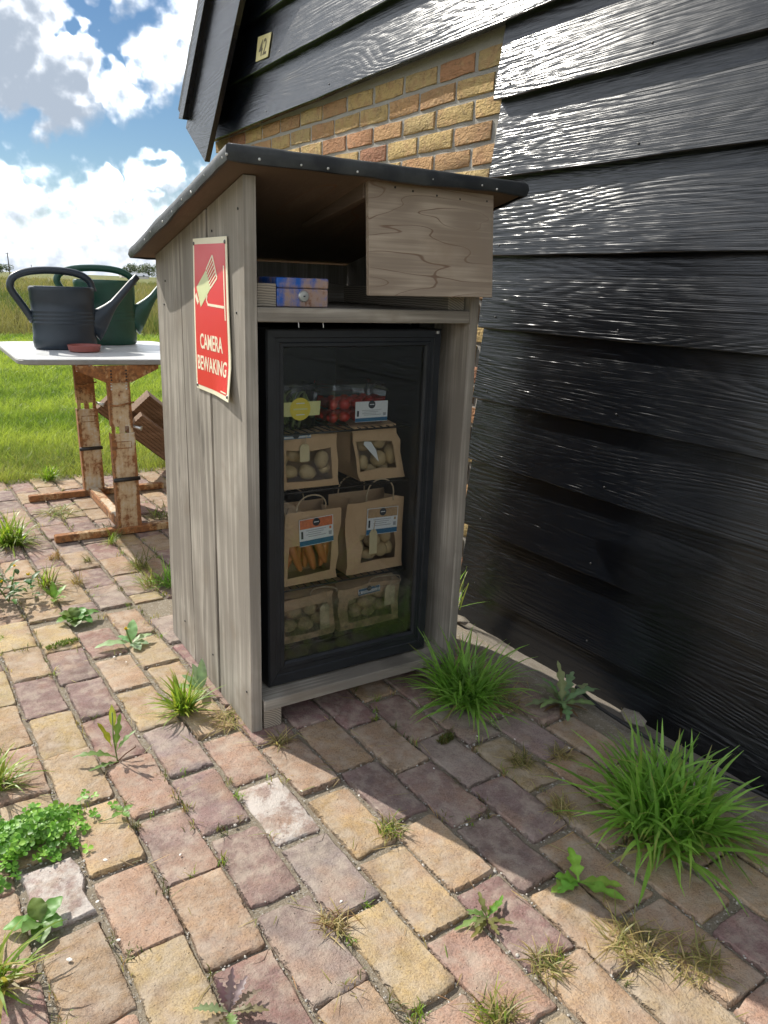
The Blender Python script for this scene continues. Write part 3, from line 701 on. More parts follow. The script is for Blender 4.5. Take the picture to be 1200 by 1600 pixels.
# front panel hanging from the roof edge, tilted a little outwards at the bottom
mb = MB(); th = .014
q = [(.288, -.040, 1.381), (.657, -.040, 1.381), (.655, -.066, 1.130), (.284, -.066, 1.126)]
mb.hexa([(x, y+th, z) for x, y, z in q]+[(x, y, z) for x, y, z in q])
obj('front_panel', mb, MAT['plywood'], cab, bevel=.0008)
mb = MB(); mb.hexa([(.285,-.024,1.342),(.305,-.024,1.342),(.305,.30,1.285),(.285,.30,1.285),(.285,-.024,1.380),(.305,-.024,1.380),(.305,.30,under(.3)-.002),(.285,.30,under(.3)-.002)])
obj('roof_batten', mb, MAT['deck_ply'], cab, bevel=.001)
# roof: plywood deck wrapped in black felt
RX0, RX1, RY0, RY1 = -.06, .737, -.07, .735
mb = MB(); i_ = .005
mb.hexa([(x, y, roof_z(y)-.030) for x, y in ((RX0+i_,RY0+i_),(RX1-i_,RY0+i_),(RX1-i_,RY1-i_),(RX0+i_,RY1-i_))]+[(x, y, roof_z(y)-.004) for x, y in ((RX0+i_,RY0+i_),(RX1-i_,RY0+i_),(RX1-i_,RY1-i_),(RX0+i_,RY1-i_))])
roof = obj('roof', mb, MAT['deck_ply'], cab)
def roof_outline(ins, n=30):
    p = []; c = [(RX0+ins, RY0+ins), (RX1-ins, RY0+ins), (RX1-ins, RY1-ins), (RX0+ins, RY1-ins)]
    for i in range(4):
        a, b = c[i], c[(i+1) % 4]
        for k in range(n): p.append((a[0]+(b[0]-a[0])*k/n, a[1]+(b[1]-a[1])*k/n))
    return p
rs = []
for ins, dz, jn in ((.0042, -.0350, .0045), (-.0025, -.0350, .0045), (-.0055, -.020, .0025), (-.003, -.007, .0015), (.005, .0005, .0012), (.02, .0015, .0008), (.12, .001, .001)):
    ring = []
    for j, (x, y) in enumerate(roof_outline(ins)):
        d = jn*fbm(x*9+1, y*9, 3 if dz < -.03 else 8)
        s = .002*fbm(x*13, y*13, dz*60)
        ring.append((x+s*(ins < .004), y+s*(ins < .004), roof_z(y)+dz+d))
    rs.append(ring)
felt = obj('roofing_felt', MB().rings(rs, cap=(False, True)), MAT['felt'], roof, smooth=50)
r = random.Random(4)
def dome(b, c, rad, ax):   # small nail head facing along ax
    ax = Vector(ax).normalized(); a = ax.orthogonal().normalized(); e = ax.cross(a); c = Vector(c)
    b.rings([[c+(a*math.cos(k*math.pi/4)+e*math.sin(k*math.pi/4))*rad*q+ax*h for k in range(8)] for q, h in ((1, 0), (.8, rad*.4), (.3, rad*.6))], cap=(False, True))
nx = [RX0+.012+i*.078+r.uniform(-.028, .028) for i in range(10)]
for x in nx:
    b = MB(); dome(b, (x, RY0-.0035, roof_z(RY0)-.024+r.uniform(-.004, .004)), .0032, (0, -1, 0)); obj('felt_nail', b, MAT['nail'], roof, smooth=True)
for i in range(9):
    y = RY0+.03+i*.085+r.uniform(-.03, .03); b = MB(); dome(b, (RX0-.0035, y, roof_z(y)-.024+r.uniform(-.004, .004)), .0032, (-1, 0, 0)); obj('felt_nail', b, MAT['nail'], roof, smooth=True)
for x, z in ((.36, 1.37), (.41, 1.366), (.48, 1.362), (.55, 1.36), (.635, 1.362)):
    b = MB(); dome(b, (x, -.0415, z), .0028, (0, -1, -.1)); obj('panel_nail', b, MAT['dark_iron'], cab, smooth=True)
for x, z in ((.135, 1.060), (.20, 1.06)):
    b = MB(); b.tube([(x, .006, z), (x+.001, .005, z-.012)], .0011, 6); obj('nail', b, MAT['nail'], cab)

# ------------------------------------------------------------------ camera warning sign on the cabinet side
sg = thing('warning_sign', (-.004, .22, .868), 'red and cream metal sign reading CAMERA BEWAKING on the cabinet side', 'sign')
def sp(s, t, n=0.): 
    bend = .010*max(0, (s-.15)/.1)*max(0, (.09-t)/.09)+.0015*math.sin(t*9)
    return (-.0035-n-bend, .345-s, .868+t)
def plate(s0, s1, t0, t1, n0, n1, ns=10, nt=14, q=None):
    q = q or [(s0,t0),(s1,t0),(s1,t1),(s0,t1)]; b = MB()
    def grid(n):
        out = []
        for j in range(nt+1):
            for i in range(ns+1):
                u, v = i/ns, j/nt
                a = [(q[0][k]*(1-u)+q[1][k]*u)*(1-v)+(q[3][k]*(1-u)+q[2][k]*u)*v for k in (0, 1)]
                out.append(sp(a[0], a[1], n))
        return out
    vs = grid(n0)+grid(n1); m = (ns+1)*(nt+1); fs = []
    for j in range(nt):
        for i in range(ns):
            a = j*(ns+1)+i; fs.append((a, a+1, a+ns+2, a+ns+1)); fs.append((m+a, m+a+ns+1, m+a+ns+2, m+a+1))
    per = [i for i in range(ns+1)]+[(j)*(ns+1)+ns for j in range(1, nt+1)]+[nt*(ns+1)+i for i in range(ns-1, -1, -1)]+[j*(ns+1) for j in range(nt-1, 0, -1)]
    for a, c in zip(per, per[1:]+per[:1]): fs.append((a, m+a, m+c, c))
    return b.add(vs, fs)
OUT = [(.009, .003), (.272, .001), (.252, .377), (.016, .378)]; RED = [(.019, .014), (.256, .013), (.243, .362), (.027, .364)]
obj('plate', plate(0,0,0,0, 0, .002, q=OUT), MAT['sign_cream'], sg)
obj('red_field', plate(0,0,0,0, .002, .0026, q=RED), MAT['sign_red'], sg)
pic = MB()
pic.add(plate(0,0,0,0,.0026,.0032,2,2,q=[(.069,.213),(.144,.260),(.114,.303),(.040,.261)]).v, plate(0,0,0,0,.0026,.0032,2,2,q=[(.069,.213),(.144,.260),(.114,.303),(.040,.261)]).f)
obj('camera_body', pic, MAT['sign_green'], sg)
pic = MB()
def strip(a, b, w):
    d = Vector((b[0]-a[0], b[1]-a[1])).normalized(); n = Vector((-d.y, d.x))*w*.5
    t = plate(0,0,0,0,.0026,.0032,4,1,q=[(a[0]-n.x,a[1]-n.y),(b[0]-n.x,b[1]-n.y),(b[0]+n.x,b[1]+n.y),(a[0]+n.x,a[1]+n.y)]); pic.add(t.v, t.f)
g0, g1, g2, g3 = (.114,.303), (.159,.336), (.190,.285), (.141,.260)
for i in range(7):
    u = i/6; pic = MB(); strip((g0[0]*(1-u)+g3[0]*u, g0[1]*(1-u)+g3[1]*u), (g1[0]*(1-u)+g2[0]*u, g1[1]*(1-u)+g2[1]*u), .0035 if 0 < i < 6 else .005); obj('grille_bar', pic, MAT['sign_cream'], sg)
pic = MB(); strip(g1, g2, .006); obj('grille_end', pic, MAT['sign_cream'], sg)
pic = MB(); strip((.032,.243), (.050,.222), .013); obj('lens_hood', pic, MAT['sign_cream'], sg)
pic = MB(); strip((.118,.243), (.112,.230), .005); strip((.112,.232), (.124,.220), .005); strip((.122,.221), (.234,.219), .006); strip((.2345,.313), (.2415,.189), .006); obj('bracket', pic, MAT['sign_cream'], sg)
for body, s0, s1, t0, t1 in (('CAMERA', .056, .218, .110, .148), ('BEWAKING', .030, .244, .055, .092)):
    v, f = text_mesh(body, s1-s0, t1-t0, .016)
    mb = MB(); mb.add([sp(s0+x, t0+y, .0026+z) for x, y, z in v], f); obj('lettering', mb, MAT['sign_cream'], sg, fixn=False)
pic = MB(); strip((.205, .0185), (.250, .0183), .0030); obj('small_print', pic, MAT['sign_cream'], sg)
for s, t in ((.024, .366), (.243, .365), (.018, .012), (.262, .012)):
    b = MB(); dome(b, sp(s, t, .002), .005, (-1, 0, 0)); obj('screw', b, MAT['screw'], sg, smooth=True)

# ------------------------------------------------------------------ the display fridge
fr = thing('display_fridge', (.325, .3, .087), 'black glass-door fridge standing inside the wooden cabinet', 'fridge')
FX0, FX1, FZ0, FZ1 = .071, .584, .092, 1.042
mb = MB()
mb.box(FX0, FX0+.028, .100, .63, .0885, FZ1); mb.box(FX1-.028, FX1, .100, .63, .0885, FZ1)
mb.box(FX0+.0282, FX1-.0282, .100, .63, .0885, .150); mb.box(FX0+.0282, FX1-.0282, .100, .63, 1.0, FZ1); mb.box(FX0+.0282, FX1-.0282, .60, .63, .1502, .9998)
obj('body', mb, [MAT['fridge_black']], fr)
mb = MB(); mb.box(FX0+.0290, FX1-.0290, .595, .5985, .151, .999); obj('liner', mb, MAT['fridge_inside'], fr)
mb = MB(); mb.box(.5845, .6385, .16, .20, .0885, 1.055); obj('spacer', mb, MAT['fridge_black'], fr)
# mitred door frame with a stepped profile
prof = [(0, .097), (0, .052), (.004, .048), (.022, .048), (.024, .052), (.034, .052), (.037, .049), (.045, .049), (.049, .056), (.049, .097)]
cor = [(FX0, FZ0, 1, 1), (FX1, FZ0, -1, 1), (FX1, FZ1, -1, -1), (FX0, FZ1, 1, -1)]
door = None
for i in range(4):
    a, c = cor[i], cor[(i+1) % 4]
    ext = 1.28 if i in (0,) else 1.0
    ra = [(a[0]+a[2]*w, y, a[1]+a[3]*w*(1.3 if a[3] > 0 else .92)) for w, y in prof]; rc = [(c[0]+c[2]*w, y, c[1]+c[3]*w*(1.3 if c[3] > 0 else .92)) for w, y in prof]
    g_ = .0006 if i % 2 == 0 else 0
    if g_: ra = [(x+g_*2, y, z) for x, y, z in ra]; rc = [(x-g_*2, y, z) for x, y, z in rc]
    obj('door_frame', MB().rings([ra, rc]), MAT['fridge_black'], fr, smooth=25)
mb = MB(); mb.box(FX0+.047, FX1-.047, .060, .064, FZ0+.060, FZ1-.044); obj('door_glass', mb, MAT['door_glass'], fr)
b = MB(); b.box(.562, .570, .040, .0478, 1.030, 1.038); obj('hinge_pin', b, MAT['lock_metal'], fr, bevel=.001)
for zs in (.772, .613, .334, .160):
    b = MB()
    for i in range(20):
        x = .105+i*.0232; b.tube([(x, .128, zs-.002), (x, .59, zs-.002)], .0016, 5, cap=False)
    b.tube([(.101, .128, zs-.005), (.548, .128, zs-.005)], .0028, 6); b.tube([(.101, .36, zs-.0055), (.548, .36, zs-.0055)], .0022, 6); b.tube([(.101, .585, zs-.0055), (.548, .585, zs-.0055)], .0026, 6)
    obj('wire_shelf', b, MAT['dark_iron'], fr, smooth=True)

# ------------------------------------------------------------------ produce in the fridge
def blob(c, rx, ry, rz, seed, rot=0., amp=.12, nu=14, nv=9):
    vs = []; fs = []; rm = Matrix.Rotation(rot, 3, 'Y'); c = Vector(c)
    for j in range(nv+1):
        ph = math.pi*j/nv
        for i in range(nu):
            th_ = 2*math.pi*i/nu; d = Vector((math.sin(ph)*math.cos(th_), math.sin(ph)*math.sin(th_), math.cos(ph)))
            k = 1+amp*fbm(d.x*1.3+seed*7.7, d.y*1.3, d.z*1.3, 2)
            vs.append(c+rm@Vector((d.x*rx*k, d.y*ry*k, d.z*rz*k)))
    fs = [(j*nu+i, j*nu+(i+1) % nu, (j+1)*nu+(i+1) % nu, (j+1)*nu+i) for j in range(nv) for i in range(nu)]
    return MB().add(vs, fs)
def bag(x0, x1, y0, y1, z0, z1, win, label, seed, top='open', lean=0., back=0.):
    """kraft bag with a cut-out window closed by clear film; win = (u0,u1,v0,v1) of the front face"""
    t = thing('paper_bag', ((x0+x1)/2, (y0+y1)/2, z0), label, 'paper bag', 'kraft paper bags in the fridge')
    r = random.Random(seed); w, h = x1-x0, z1-z0
    def pt(u, v, s):     # s 0 front, 1 back
        yy = y0+(y1-y0)*s
        x = x0+w*u+lean*v*h; z = z0+h*v
        yy += back*v*h*(1-s) + (-.006*math.sin(math.pi*v)*math.sin(math.pi*u) if s == 0 else 0)
        return (x+.009*fbm(u*3, v*3, seed), yy+.012*fbm(u*2.5+5, v*2.5, seed+s*3), z+.008*fbm(u*3+9, v*3, seed)*(v > .02))
    us = sorted({0, .5*win[0], win[0], (win[0]+win[1])/2, win[1], (1+win[1])/2, 1}); vs_ = sorted({0, .5*win[2], win[2], (win[2]+win[3])/2, win[3], (1+win[3])/2, 1})
    b = MB(); nu = len(us); g_ = [pt(u, v, 0) for v in vs_ for u in us]
    fs = []
    for j in range(len(vs_)-1):
        for i in range(nu-1):
            cu, cv = (us[i]+us[i+1])/2, (vs_[j]+vs_[j+1])/2
            if win[0] < cu < win[1] and win[2] < cv < win[3]: continue
            fs.append((j*nu+i, j*nu+i+1, (j+1)*nu+i+1, (j+1)*nu+i))
    b.add(g_, fs)
    # sides with a folded gusset, back and bottom
    for ux, sgn in ((0, 1), (1, -1)):
        rows = []
        for v in vs_:
            a, c = Vector(pt(ux, v, 0)), Vector(pt(ux, v, 1)); mid = (a+c)/2+Vector((sgn*.028*(.25+v), 0, 0))
            rows += [a, mid, c]
        b.add(rows, [(j*3+k, j*3+k+1, j*3+3+k+1, j*3+3+k) for j in range(len(vs_)-1) for k in range(2)])
    bk = [pt(u, v, 1) for v in vs_ for u in (0, .5, 1)]
    b.add(bk, [(j*3+k, j*3+k+1, j*3+3+k+1, j*3+3+k) for j in range(len(vs_)-1) for k in range(2)])
    b.quad(pt(0,0,0), pt(1,0,0), pt(1,0,1), pt(0,0,1))
    if top == 'fold':
        a0, a1 = Vector(pt(0,1,0)), Vector(pt(1,1,0)); c0, c1 = Vector(pt(0,1,1)), Vector(pt(1,1,1)); up = Vector((0, 0, .012))
        m0, m1 = (a0+c0)/2+up+Vector((.01, 0, 0)), (a1+c1)/2+up-Vector((.01, 0, 0))
        b.add([a0, a1, m1, m0, c0, c1], [(0,1,2,3), (3,2,5,4)])
    body = obj('paper', b, MAT['kraft'], t, smooth=28, fixn=False)
    f = MB(); e = .004
    q = [pt(win[0]-e, win[2]-e, 0), pt(win[1]+e, win[2]-e, 0), pt(win[1]+e, win[3]+e, 0), pt(win[0]-e, win[3]+e, 0)]
    f.quad(*[(x, y+.0035, z) for x, y, z in q]); obj('window_film', f, MAT['film'], t, fixn=False)
    return t, pt
def handle(t, p0, p1, hgt, y, sag=0.):
    pts = []
    for i in range(13):
        u = i/12; a = math.pi*u
        pts.append((p0[0]+(p1[0]-p0[0])*(.5-.5*math.cos(a)), y+.006*math.sin(a*2)+sag*math.sin(a), p0[1]+(p1[1]-p0[1])*u+hgt*math.sin(a)**.7))
    obj('handle', MB().tube(pts, .0021, 6), MAT['paper_cord'], t, smooth=True)
def card(t, x0, x1, z0, z1, y, kind, tilt=0., name='product_label', dy=0.):
    mats = [MAT['white_card'], MAT[kind], MAT['blue_print'], MAT['grey_print'], MAT['dark_print']]
    b = MB(); w, h = x1-x0, z1-z0
    def P(u, v, n): 
        return (x0+w*u+tilt*(v-.5)*h, y-n+dy*v, z0+h*v-tilt*(u-.5)*w)
    def rect(u0, u1, v0, v1, n, m): b.mat(m); b.quad(P(u0,v0,n), P(u1,v0,n), P(u1,v1,n), P(u0,v1,n))
    b.mat(0); b.hexa([P(0,0,0), P(1,0,0), P(1,0,.0006), P(0,0,.0006), P(0,1,0), P(1,1,0), P(1,1,.0006), P(0,1,.0006)])
    rect(.02,.98,.64,.98,.0009,1); rect(0,1,.02,.2,.0009,2); rect(.05,.11,.28,.56,.0009,4); rect(.86,.95,.28,.42,.0009,3)
    for k in range(4): rect(.2+.06*(k % 2), .78-.07*(k % 3), .55-.075*k, .575-.075*k, .0009, 3)
    rect(.88,.94,.5,.6,.0009,1)
    cx, cz = .5, .84
    b.mat(4); ring = [P(cx+.11*math.cos(a*math.pi/8), cz+.11*w/h*math.sin(a*math.pi/8), .0012) for a in range(16)]; b.add(ring, [tuple(range(16))])
    rect(.43,.57,.83,.86,.0015,0)
    o = obj(name, b, mats, t, fixn=False); return o
def hang_tag(t, x, z, w, h, y, tilt=0.):
    b = MB(); pts = [(-.5, 0), (.5, 0), (.5, .86), (.25, 1), (-.25, 1), (-.5, .86)]
    vs = [(x+u*w+tilt*(1-v)*h, y+.004*v*(1-v)*4*.5, z+v*h) for u, v in pts]
    b.rings([[(a, c, d) for a, c, d in vs], [(a, c+.0007, d) for a, c, d in vs]])
    o = obj('hang_tag', b, MAT['tag_card'], t)
    obj('cord', MB().tube([(x+tilt*.0, y-.001, z+h*.92), (x+.004, y, z+h+.02), (x+.012, y+.012, z+h+.035)], .0009, 5), MAT['paper_cord'], t)
def potatoes(lst, label, group, y):
    for i, (x, z, rx, rz, rot, dy) in enumerate(lst):
        o = obj('potato', blob((x, y+dy, z), rx, min(rx, rz)*.95, rz, i+len(group)+x*9, R(rot)), MAT['potato'], smooth=True, origin=(x, y+dy, z-rz)); tag(o, label, 'potato', group)

# top shelf: clear tubs
def tub(x0, x1, y0, y1, z0, z1, label):
    t = thing('plastic_tub', ((x0+x1)/2, (y0+y1)/2, z0), label, 'plastic tub', 'clear plastic tubs in the fridge'); b = MB(); rs = []
    def rr(ins, z, n=5, rad=.012):
        p = []
        for cx, cy, a0 in ((x1-ins-rad, y1-ins-rad, 0), (x0+ins+rad, y1-ins-rad, 90), (x0+ins+rad, y0+ins+rad, 180), (x1-ins-rad, y0+ins+rad, 270)):
            for k in range(n): a = R(a0+90*k/(n-1)); p.append((cx+rad*math.cos(a), cy+rad*math.sin(a), z))
        return p
    h = z1-z0
    b.rings([rr(.012, z0), rr(.009, z0+.006), rr(.003, z0+h*.78), rr(.003, z0+h*.8), rr(-.002, z0+h*.81), rr(-.002, z0+h*.86), rr(.004, z0+h*.88), rr(.006, z1), rr(.03, z1+.001)], cap=(True, True))
    obj('tub', b, MAT['clear_tub'], t, smooth=30); return t
t = tub(.112, .268, .145, .265, .7745, .893, 'clear tub of green beans with yellow round label')
b = MB()
for i, zz in enumerate((.803, .846)): pass
mats = [MAT['pale_yellow'], MAT['yellow_print'], MAT['grey_print'], MAT['white_card']]
b.mat(0); b.hexa([(.120,.1440,.812),(.264,.1440,.812),(.264,.1446,.812),(.120,.1446,.812),(.118,.1415,.850),(.266,.1415,.850),(.266,.1421,.850),(.118,.1421,.850)])
b.mat(1); b.add([(.206+.030*math.cos(a*math.pi/12), .1408, .831+.030*math.sin(a*math.pi/12)) for a in range(24)], [tuple(range(24))])
b.mat(0); b.box(.186, .226, .1398, .1402, .829, .833); b.mat(3); b.box(.194, .218, .1398, .1402, .845, .8475); b.box(.194, .218, .1398, .1402, .815, .8175)
obj('product_label', b, mats, t)
r = random.Random(3)
for i in range(34):
    x = .125+r.random()*.125; z = .785+r.random()*.075; y = .158+r.random()*.085; a = r.uniform(-.5, .5); L = r.uniform(.03, .05)
    pts = [(x+(u-.5)*L*math.sin(a)*1.2, y+.01*math.sin(u*3), z+(u-.5)*L*math.cos(a)*.9+.0*u) for u in (0, .33, .66, 1)]
    pts = [(max(.122, min(.258, p[0])), p[1], max(.7805, min(.868, p[2]))) for p in pts]
    tag(obj('green_bean', MB().tube(pts, [.0028, .0042, .0042, .002], 6), MAT['bean'], smooth=True, origin=pts[0]), 'green bean inside the tub with the yellow label', 'bean', 'beans in the tub')
t = tub(.298, .484, .145, .275, .7745, .888, 'clear tub of red tomatoes with white label')
card(t, .372, .476, .785, .842, .1405, 'white_card', .0, dy=-.001)
i = 0
for yy in (.175, .215, .25):
    for zz in (.797, .832):
        for xx in (.322, .358, .394, .43, .462):
            i += 1; rr_ = .0165+.001*math.sin(i*3)
            tag(obj('tomato', blob((xx+.003*math.sin(i*5), yy, zz), rr_, rr_, rr_*.92, i, 0, .05, 12, 8), MAT['tomato'], smooth=True, origin=(xx, yy, zz-rr_)), 'small red tomato inside the labelled tub', 'tomato', 'tomatoes in the tub')

# second shelf
t, P = bag(.158, .322, .14, .265, .6155, .757, (.06, .90, .16, .74), 'squat paper bag of potatoes with blank tag on second fridge shelf', 81, 'fold', back=.05)
hang_tag(t, .216, .690, .028, .048, .134, .016)
card(t, .150, .238, .752, .764, .142, 'blue_print', 0)
potatoes([(.188,.656,.024,.018,10,0),(.240,.652,.027,.020,15,-.004),(.284,.684,.020,.026,10,-.003),(.206,.700,.024,.020,0,.012),(.262,.722,.022,.017,20,.012),(.300,.654,.020,.016,0,.01),(.236,.688,.022,.018,0,.03),(.175,.69,.018,.022,0,.02)], 'pale potato behind the window of the second-shelf bag with blank tag', 'potatoes in second-shelf tagged bag', .172)
t, P = bag(.395, .545, .14, .275, .6155, .772, (.08, .84, .20, .72), 'paper bag with crumpled plastic in its potato window on second shelf', 82, 'fold', lean=-.22, back=.03)
b = MB(); b.add([(.402,.1375,.730),(.424,.1375,.728),(.452,.1375,.668),(.442,.1375,.702),(.400,.1378,.722)], [(0,1,3,2,4)]); obj('label_slip', b, MAT['white_card'], t, fixn=False)
potatoes([(.472,.668,.026,.024,0,-.002),(.512,.680,.021,.031,8,-.003),(.424,.660,.016,.022,0,.004),(.448,.640,.022,.014,0,.004),(.49,.64,.02,.014,0,.006),(.482,.712,.026,.02,0,.02),(.43,.71,.022,.022,0,.02),(.52,.73,.016,.015,0,.02)], 'pale potato behind the window of the bag with crumpled plastic', 'potatoes in second-shelf plastic bag', .176)
# third shelf
t, P = bag(.156, .326, .14, .245, .3365, .548, (.08, .86, .12, .56), 'tall paper bag of orange carrots with photo label on third shelf', 83, 'open', lean=.02)
card(t, .200, .305, .452, .530, .132, 'orange_print', -.04)
handle(t, (.197, .53), (.286, .545), .055, .142); handle(t, (.19, .53), (.27, .54), .05, .25)
for i, (x0, z0, x1, z1, rr_) in enumerate(((.185,.452,.218,.368,.0125),(.235,.452,.262,.366,.0135),(.270,.450,.300,.378,.013),(.205,.445,.170,.372,.012),(.30,.44,.286,.368,.0115),(.245,.455,.238,.37,.012),(.175,.45,.178,.372,.012),(.315,.452,.308,.374,.011),(.22,.455,.226,.372,.011))):
    yy = .158+.004*i; pts = [(x0+(x1-x0)*u, yy, z0+(z1-z0)*u) for u in (0, .15, .4, .7, .92, 1)]
    tag(obj('carrot', MB().tube(pts, [rr_*.7, rr_, rr_*1.0, rr_*.86, rr_*.66, .004], 9), MAT['carrot'], smooth=True, origin=pts[-1]), 'orange carrot behind the window of the third-shelf bag', 'carrot', 'carrots in the bag')
t, P = bag(.356, .548, .14, .245, .3365, .556, (.22, .86, .14, .54), 'tall paper bag of potatoes with looped handle on third shelf', 84, 'open', lean=-.03)
card(t, .415, .520, .452, .532, .1325, 'tan_print', .03)
handle(t, (.415, .535), (.506, .548), .075, .138); handle(t, (.39, .53), (.48, .55), .06, .262, .0)
hang_tag(t, .436, .395, .026, .075, .128, .012)
potatoes([(.404,.405,.018,.027,18,0),(.440,.386,.024,.019,0,-.002),(.482,.392,.025,.022,10,0),(.456,.424,.028,.021,0,.002),(.500,.438,.020,.030,-10,.008),(.414,.44,.024,.018,0,.012),(.512,.392,.016,.02,0,.006),(.47,.455,.024,.02,0,.02)], 'pale potato behind the window of the third-shelf bag', 'potatoes in third-shelf bag', .164)
# bottom shelf
t, P = bag(.150, .318, .14, .26, .1625, .292, (.05, .88, .16, .78), 'squat paper bag with long blank tag on bottom shelf', 85, 'fold', back=.05)
hang_tag(t, .282, .187, .030, .078, .132, .016); handle(t, (.245, .29), (.33, .287), .022, .15)
potatoes([(.185,.200,.026,.019,0,0),(.236,.198,.029,.020,6,-.002),(.28,.205,.02,.018,0,.004),(.205,.236,.026,.02,0,.01),(.256,.242,.024,.022,0,.008),(.172,.25,.018,.02,0,.012),(.29,.25,.016,.02,0,.012)], 'earthy potato in the bottom-shelf bag with long tag', 'potatoes in bottom-shelf tagged bag', .172)
t, P = bag(.334, .545, .14, .262, .1625, .292, (.15, .88, .18, .76), 'wide paper bag with short blank tag on bottom shelf', 86, 'fold', back=.05)
card(t, .395, .47, .268, .288, .136, 'blue_print', -.05); handle(t, (.440, .292), (.548, .294), .016, .15); handle(t, (.45, .292), (.54, .30), -.014, .132)
hang_tag(t, .502, .220, .036, .066, .1285, -.004)
potatoes([(.405,.205,.022,.022,0,0),(.448,.196,.026,.017,0,0),(.445,.226,.032,.022,0,.002),(.492,.205,.024,.019,0,.004),(.39,.244,.022,.02,0,.01),(.44,.262,.026,.014,0,.012),(.50,.244,.024,.02,0,.012)], 'earthy potato in the wide bottom-shelf bag', 'potatoes in wide bottom-shelf bag', .172)

# ------------------------------------------------------------------ cash box on the cabinet shelf
cb = thing('cash_box', (.16, .08, 1.0935), 'small rusty blue metal cash box with round lock on the cabinet shelf', 'cash box')
b = MB(); b.box(.0915, .226, .031, .145, 1.0937, 1.1355); obj('base', b, MAT['cash_blue'], cb, bevel=.003, bseg=2)
b = MB(); b.box(.0905, .227, .030, .146, 1.1365, 1.160); obj('lid', b, MAT['cash_blue'], cb, bevel=.004, bseg=2)
b = MB(); n = 20
b.rings([[(.160+r_*math.cos(2*math.pi*k/n), y, 1.1185+r_*math.sin(2*math.pi*k/n)) for k in range(n)] for r_, y in ((.0135, .0315), (.0135, .029), (.0115, .0265), (.004, .026))], cap=(False, True)); lk = obj('lock', b, MAT['lock_metal'], cb, smooth=35)
b = MB(); b.box(.1575, .1625, .0254, .0258, 1.117, 1.120); obj('keyhole', b, MAT['dark_print'], lk)

for x, y, z in ((-.0003, .03, 1.30), (-.0003, .20, 1.26), (-.0003, .33, 1.18), (-.0003, .60, 1.14), (-.0003, .03, .11), (-.0003, .29, .10), (-.0003, .55, .10), (-.0003, .05, 1.078), (-.0003, .62, 1.075)):
    b = MB(); dome(b, (x, y, z), .0035, (-1, 0, 0)); obj('screw', b, MAT['dark_iron'], cab, smooth=True)

# ------------------------------------------------------------------ rusty work table
tb = thing('work_table', (.14, 2.2, 0), 'worn white topped table on two rusty adjustable legs', 'table')
def round_poly(q, rad, n=5):
    out = []
    for i in range(len(q)):
        p, a, b = Vector(q[i]), Vector(q[i-1]), Vector(q[(i+1) % len(q)])
        p0 = p+(a-p).normalized()*rad; p1 = p+(b-p).normalized()*rad
        for k in range(n):
            u = k/(n-1); out.append(p0*(1-u)**2+p*2*u*(1-u)+p1*u*u)
    return out
q = round_poly([(-.258, 1.875), (.60, 1.715), (.565, 2.80), (-.25, 2.83)], .075)
mb = MB(); mb.rings([[(x, y, .776) for x, y in q], [(x, y, .796) for x, y in q]]); obj('table_edge', mb, MAT['table_edge'], tb, bevel=.003)
q2 = round_poly([(-.256, 1.877), (.598, 1.717), (.563, 2.798), (-.248, 2.828)], .075)
mb = MB(); mb.rings([[(x, y, .7962) for x, y in q2], [(x, y, .800) for x, y in q2]]); obj('table_top', mb, MAT['table_white'], tb, bevel=.0015)
def channel(x0, x1, y, dep, z0, z1, th=.004, hole=None):
    b = MB(); b.box(x0, x1, y, y+th, z0, z1); b.box(x0, x0+th, y+th+.0003, y+dep, z0, z1); b.box(x1-th, x1, y+th+.0003, y+dep, z0, z1); return b
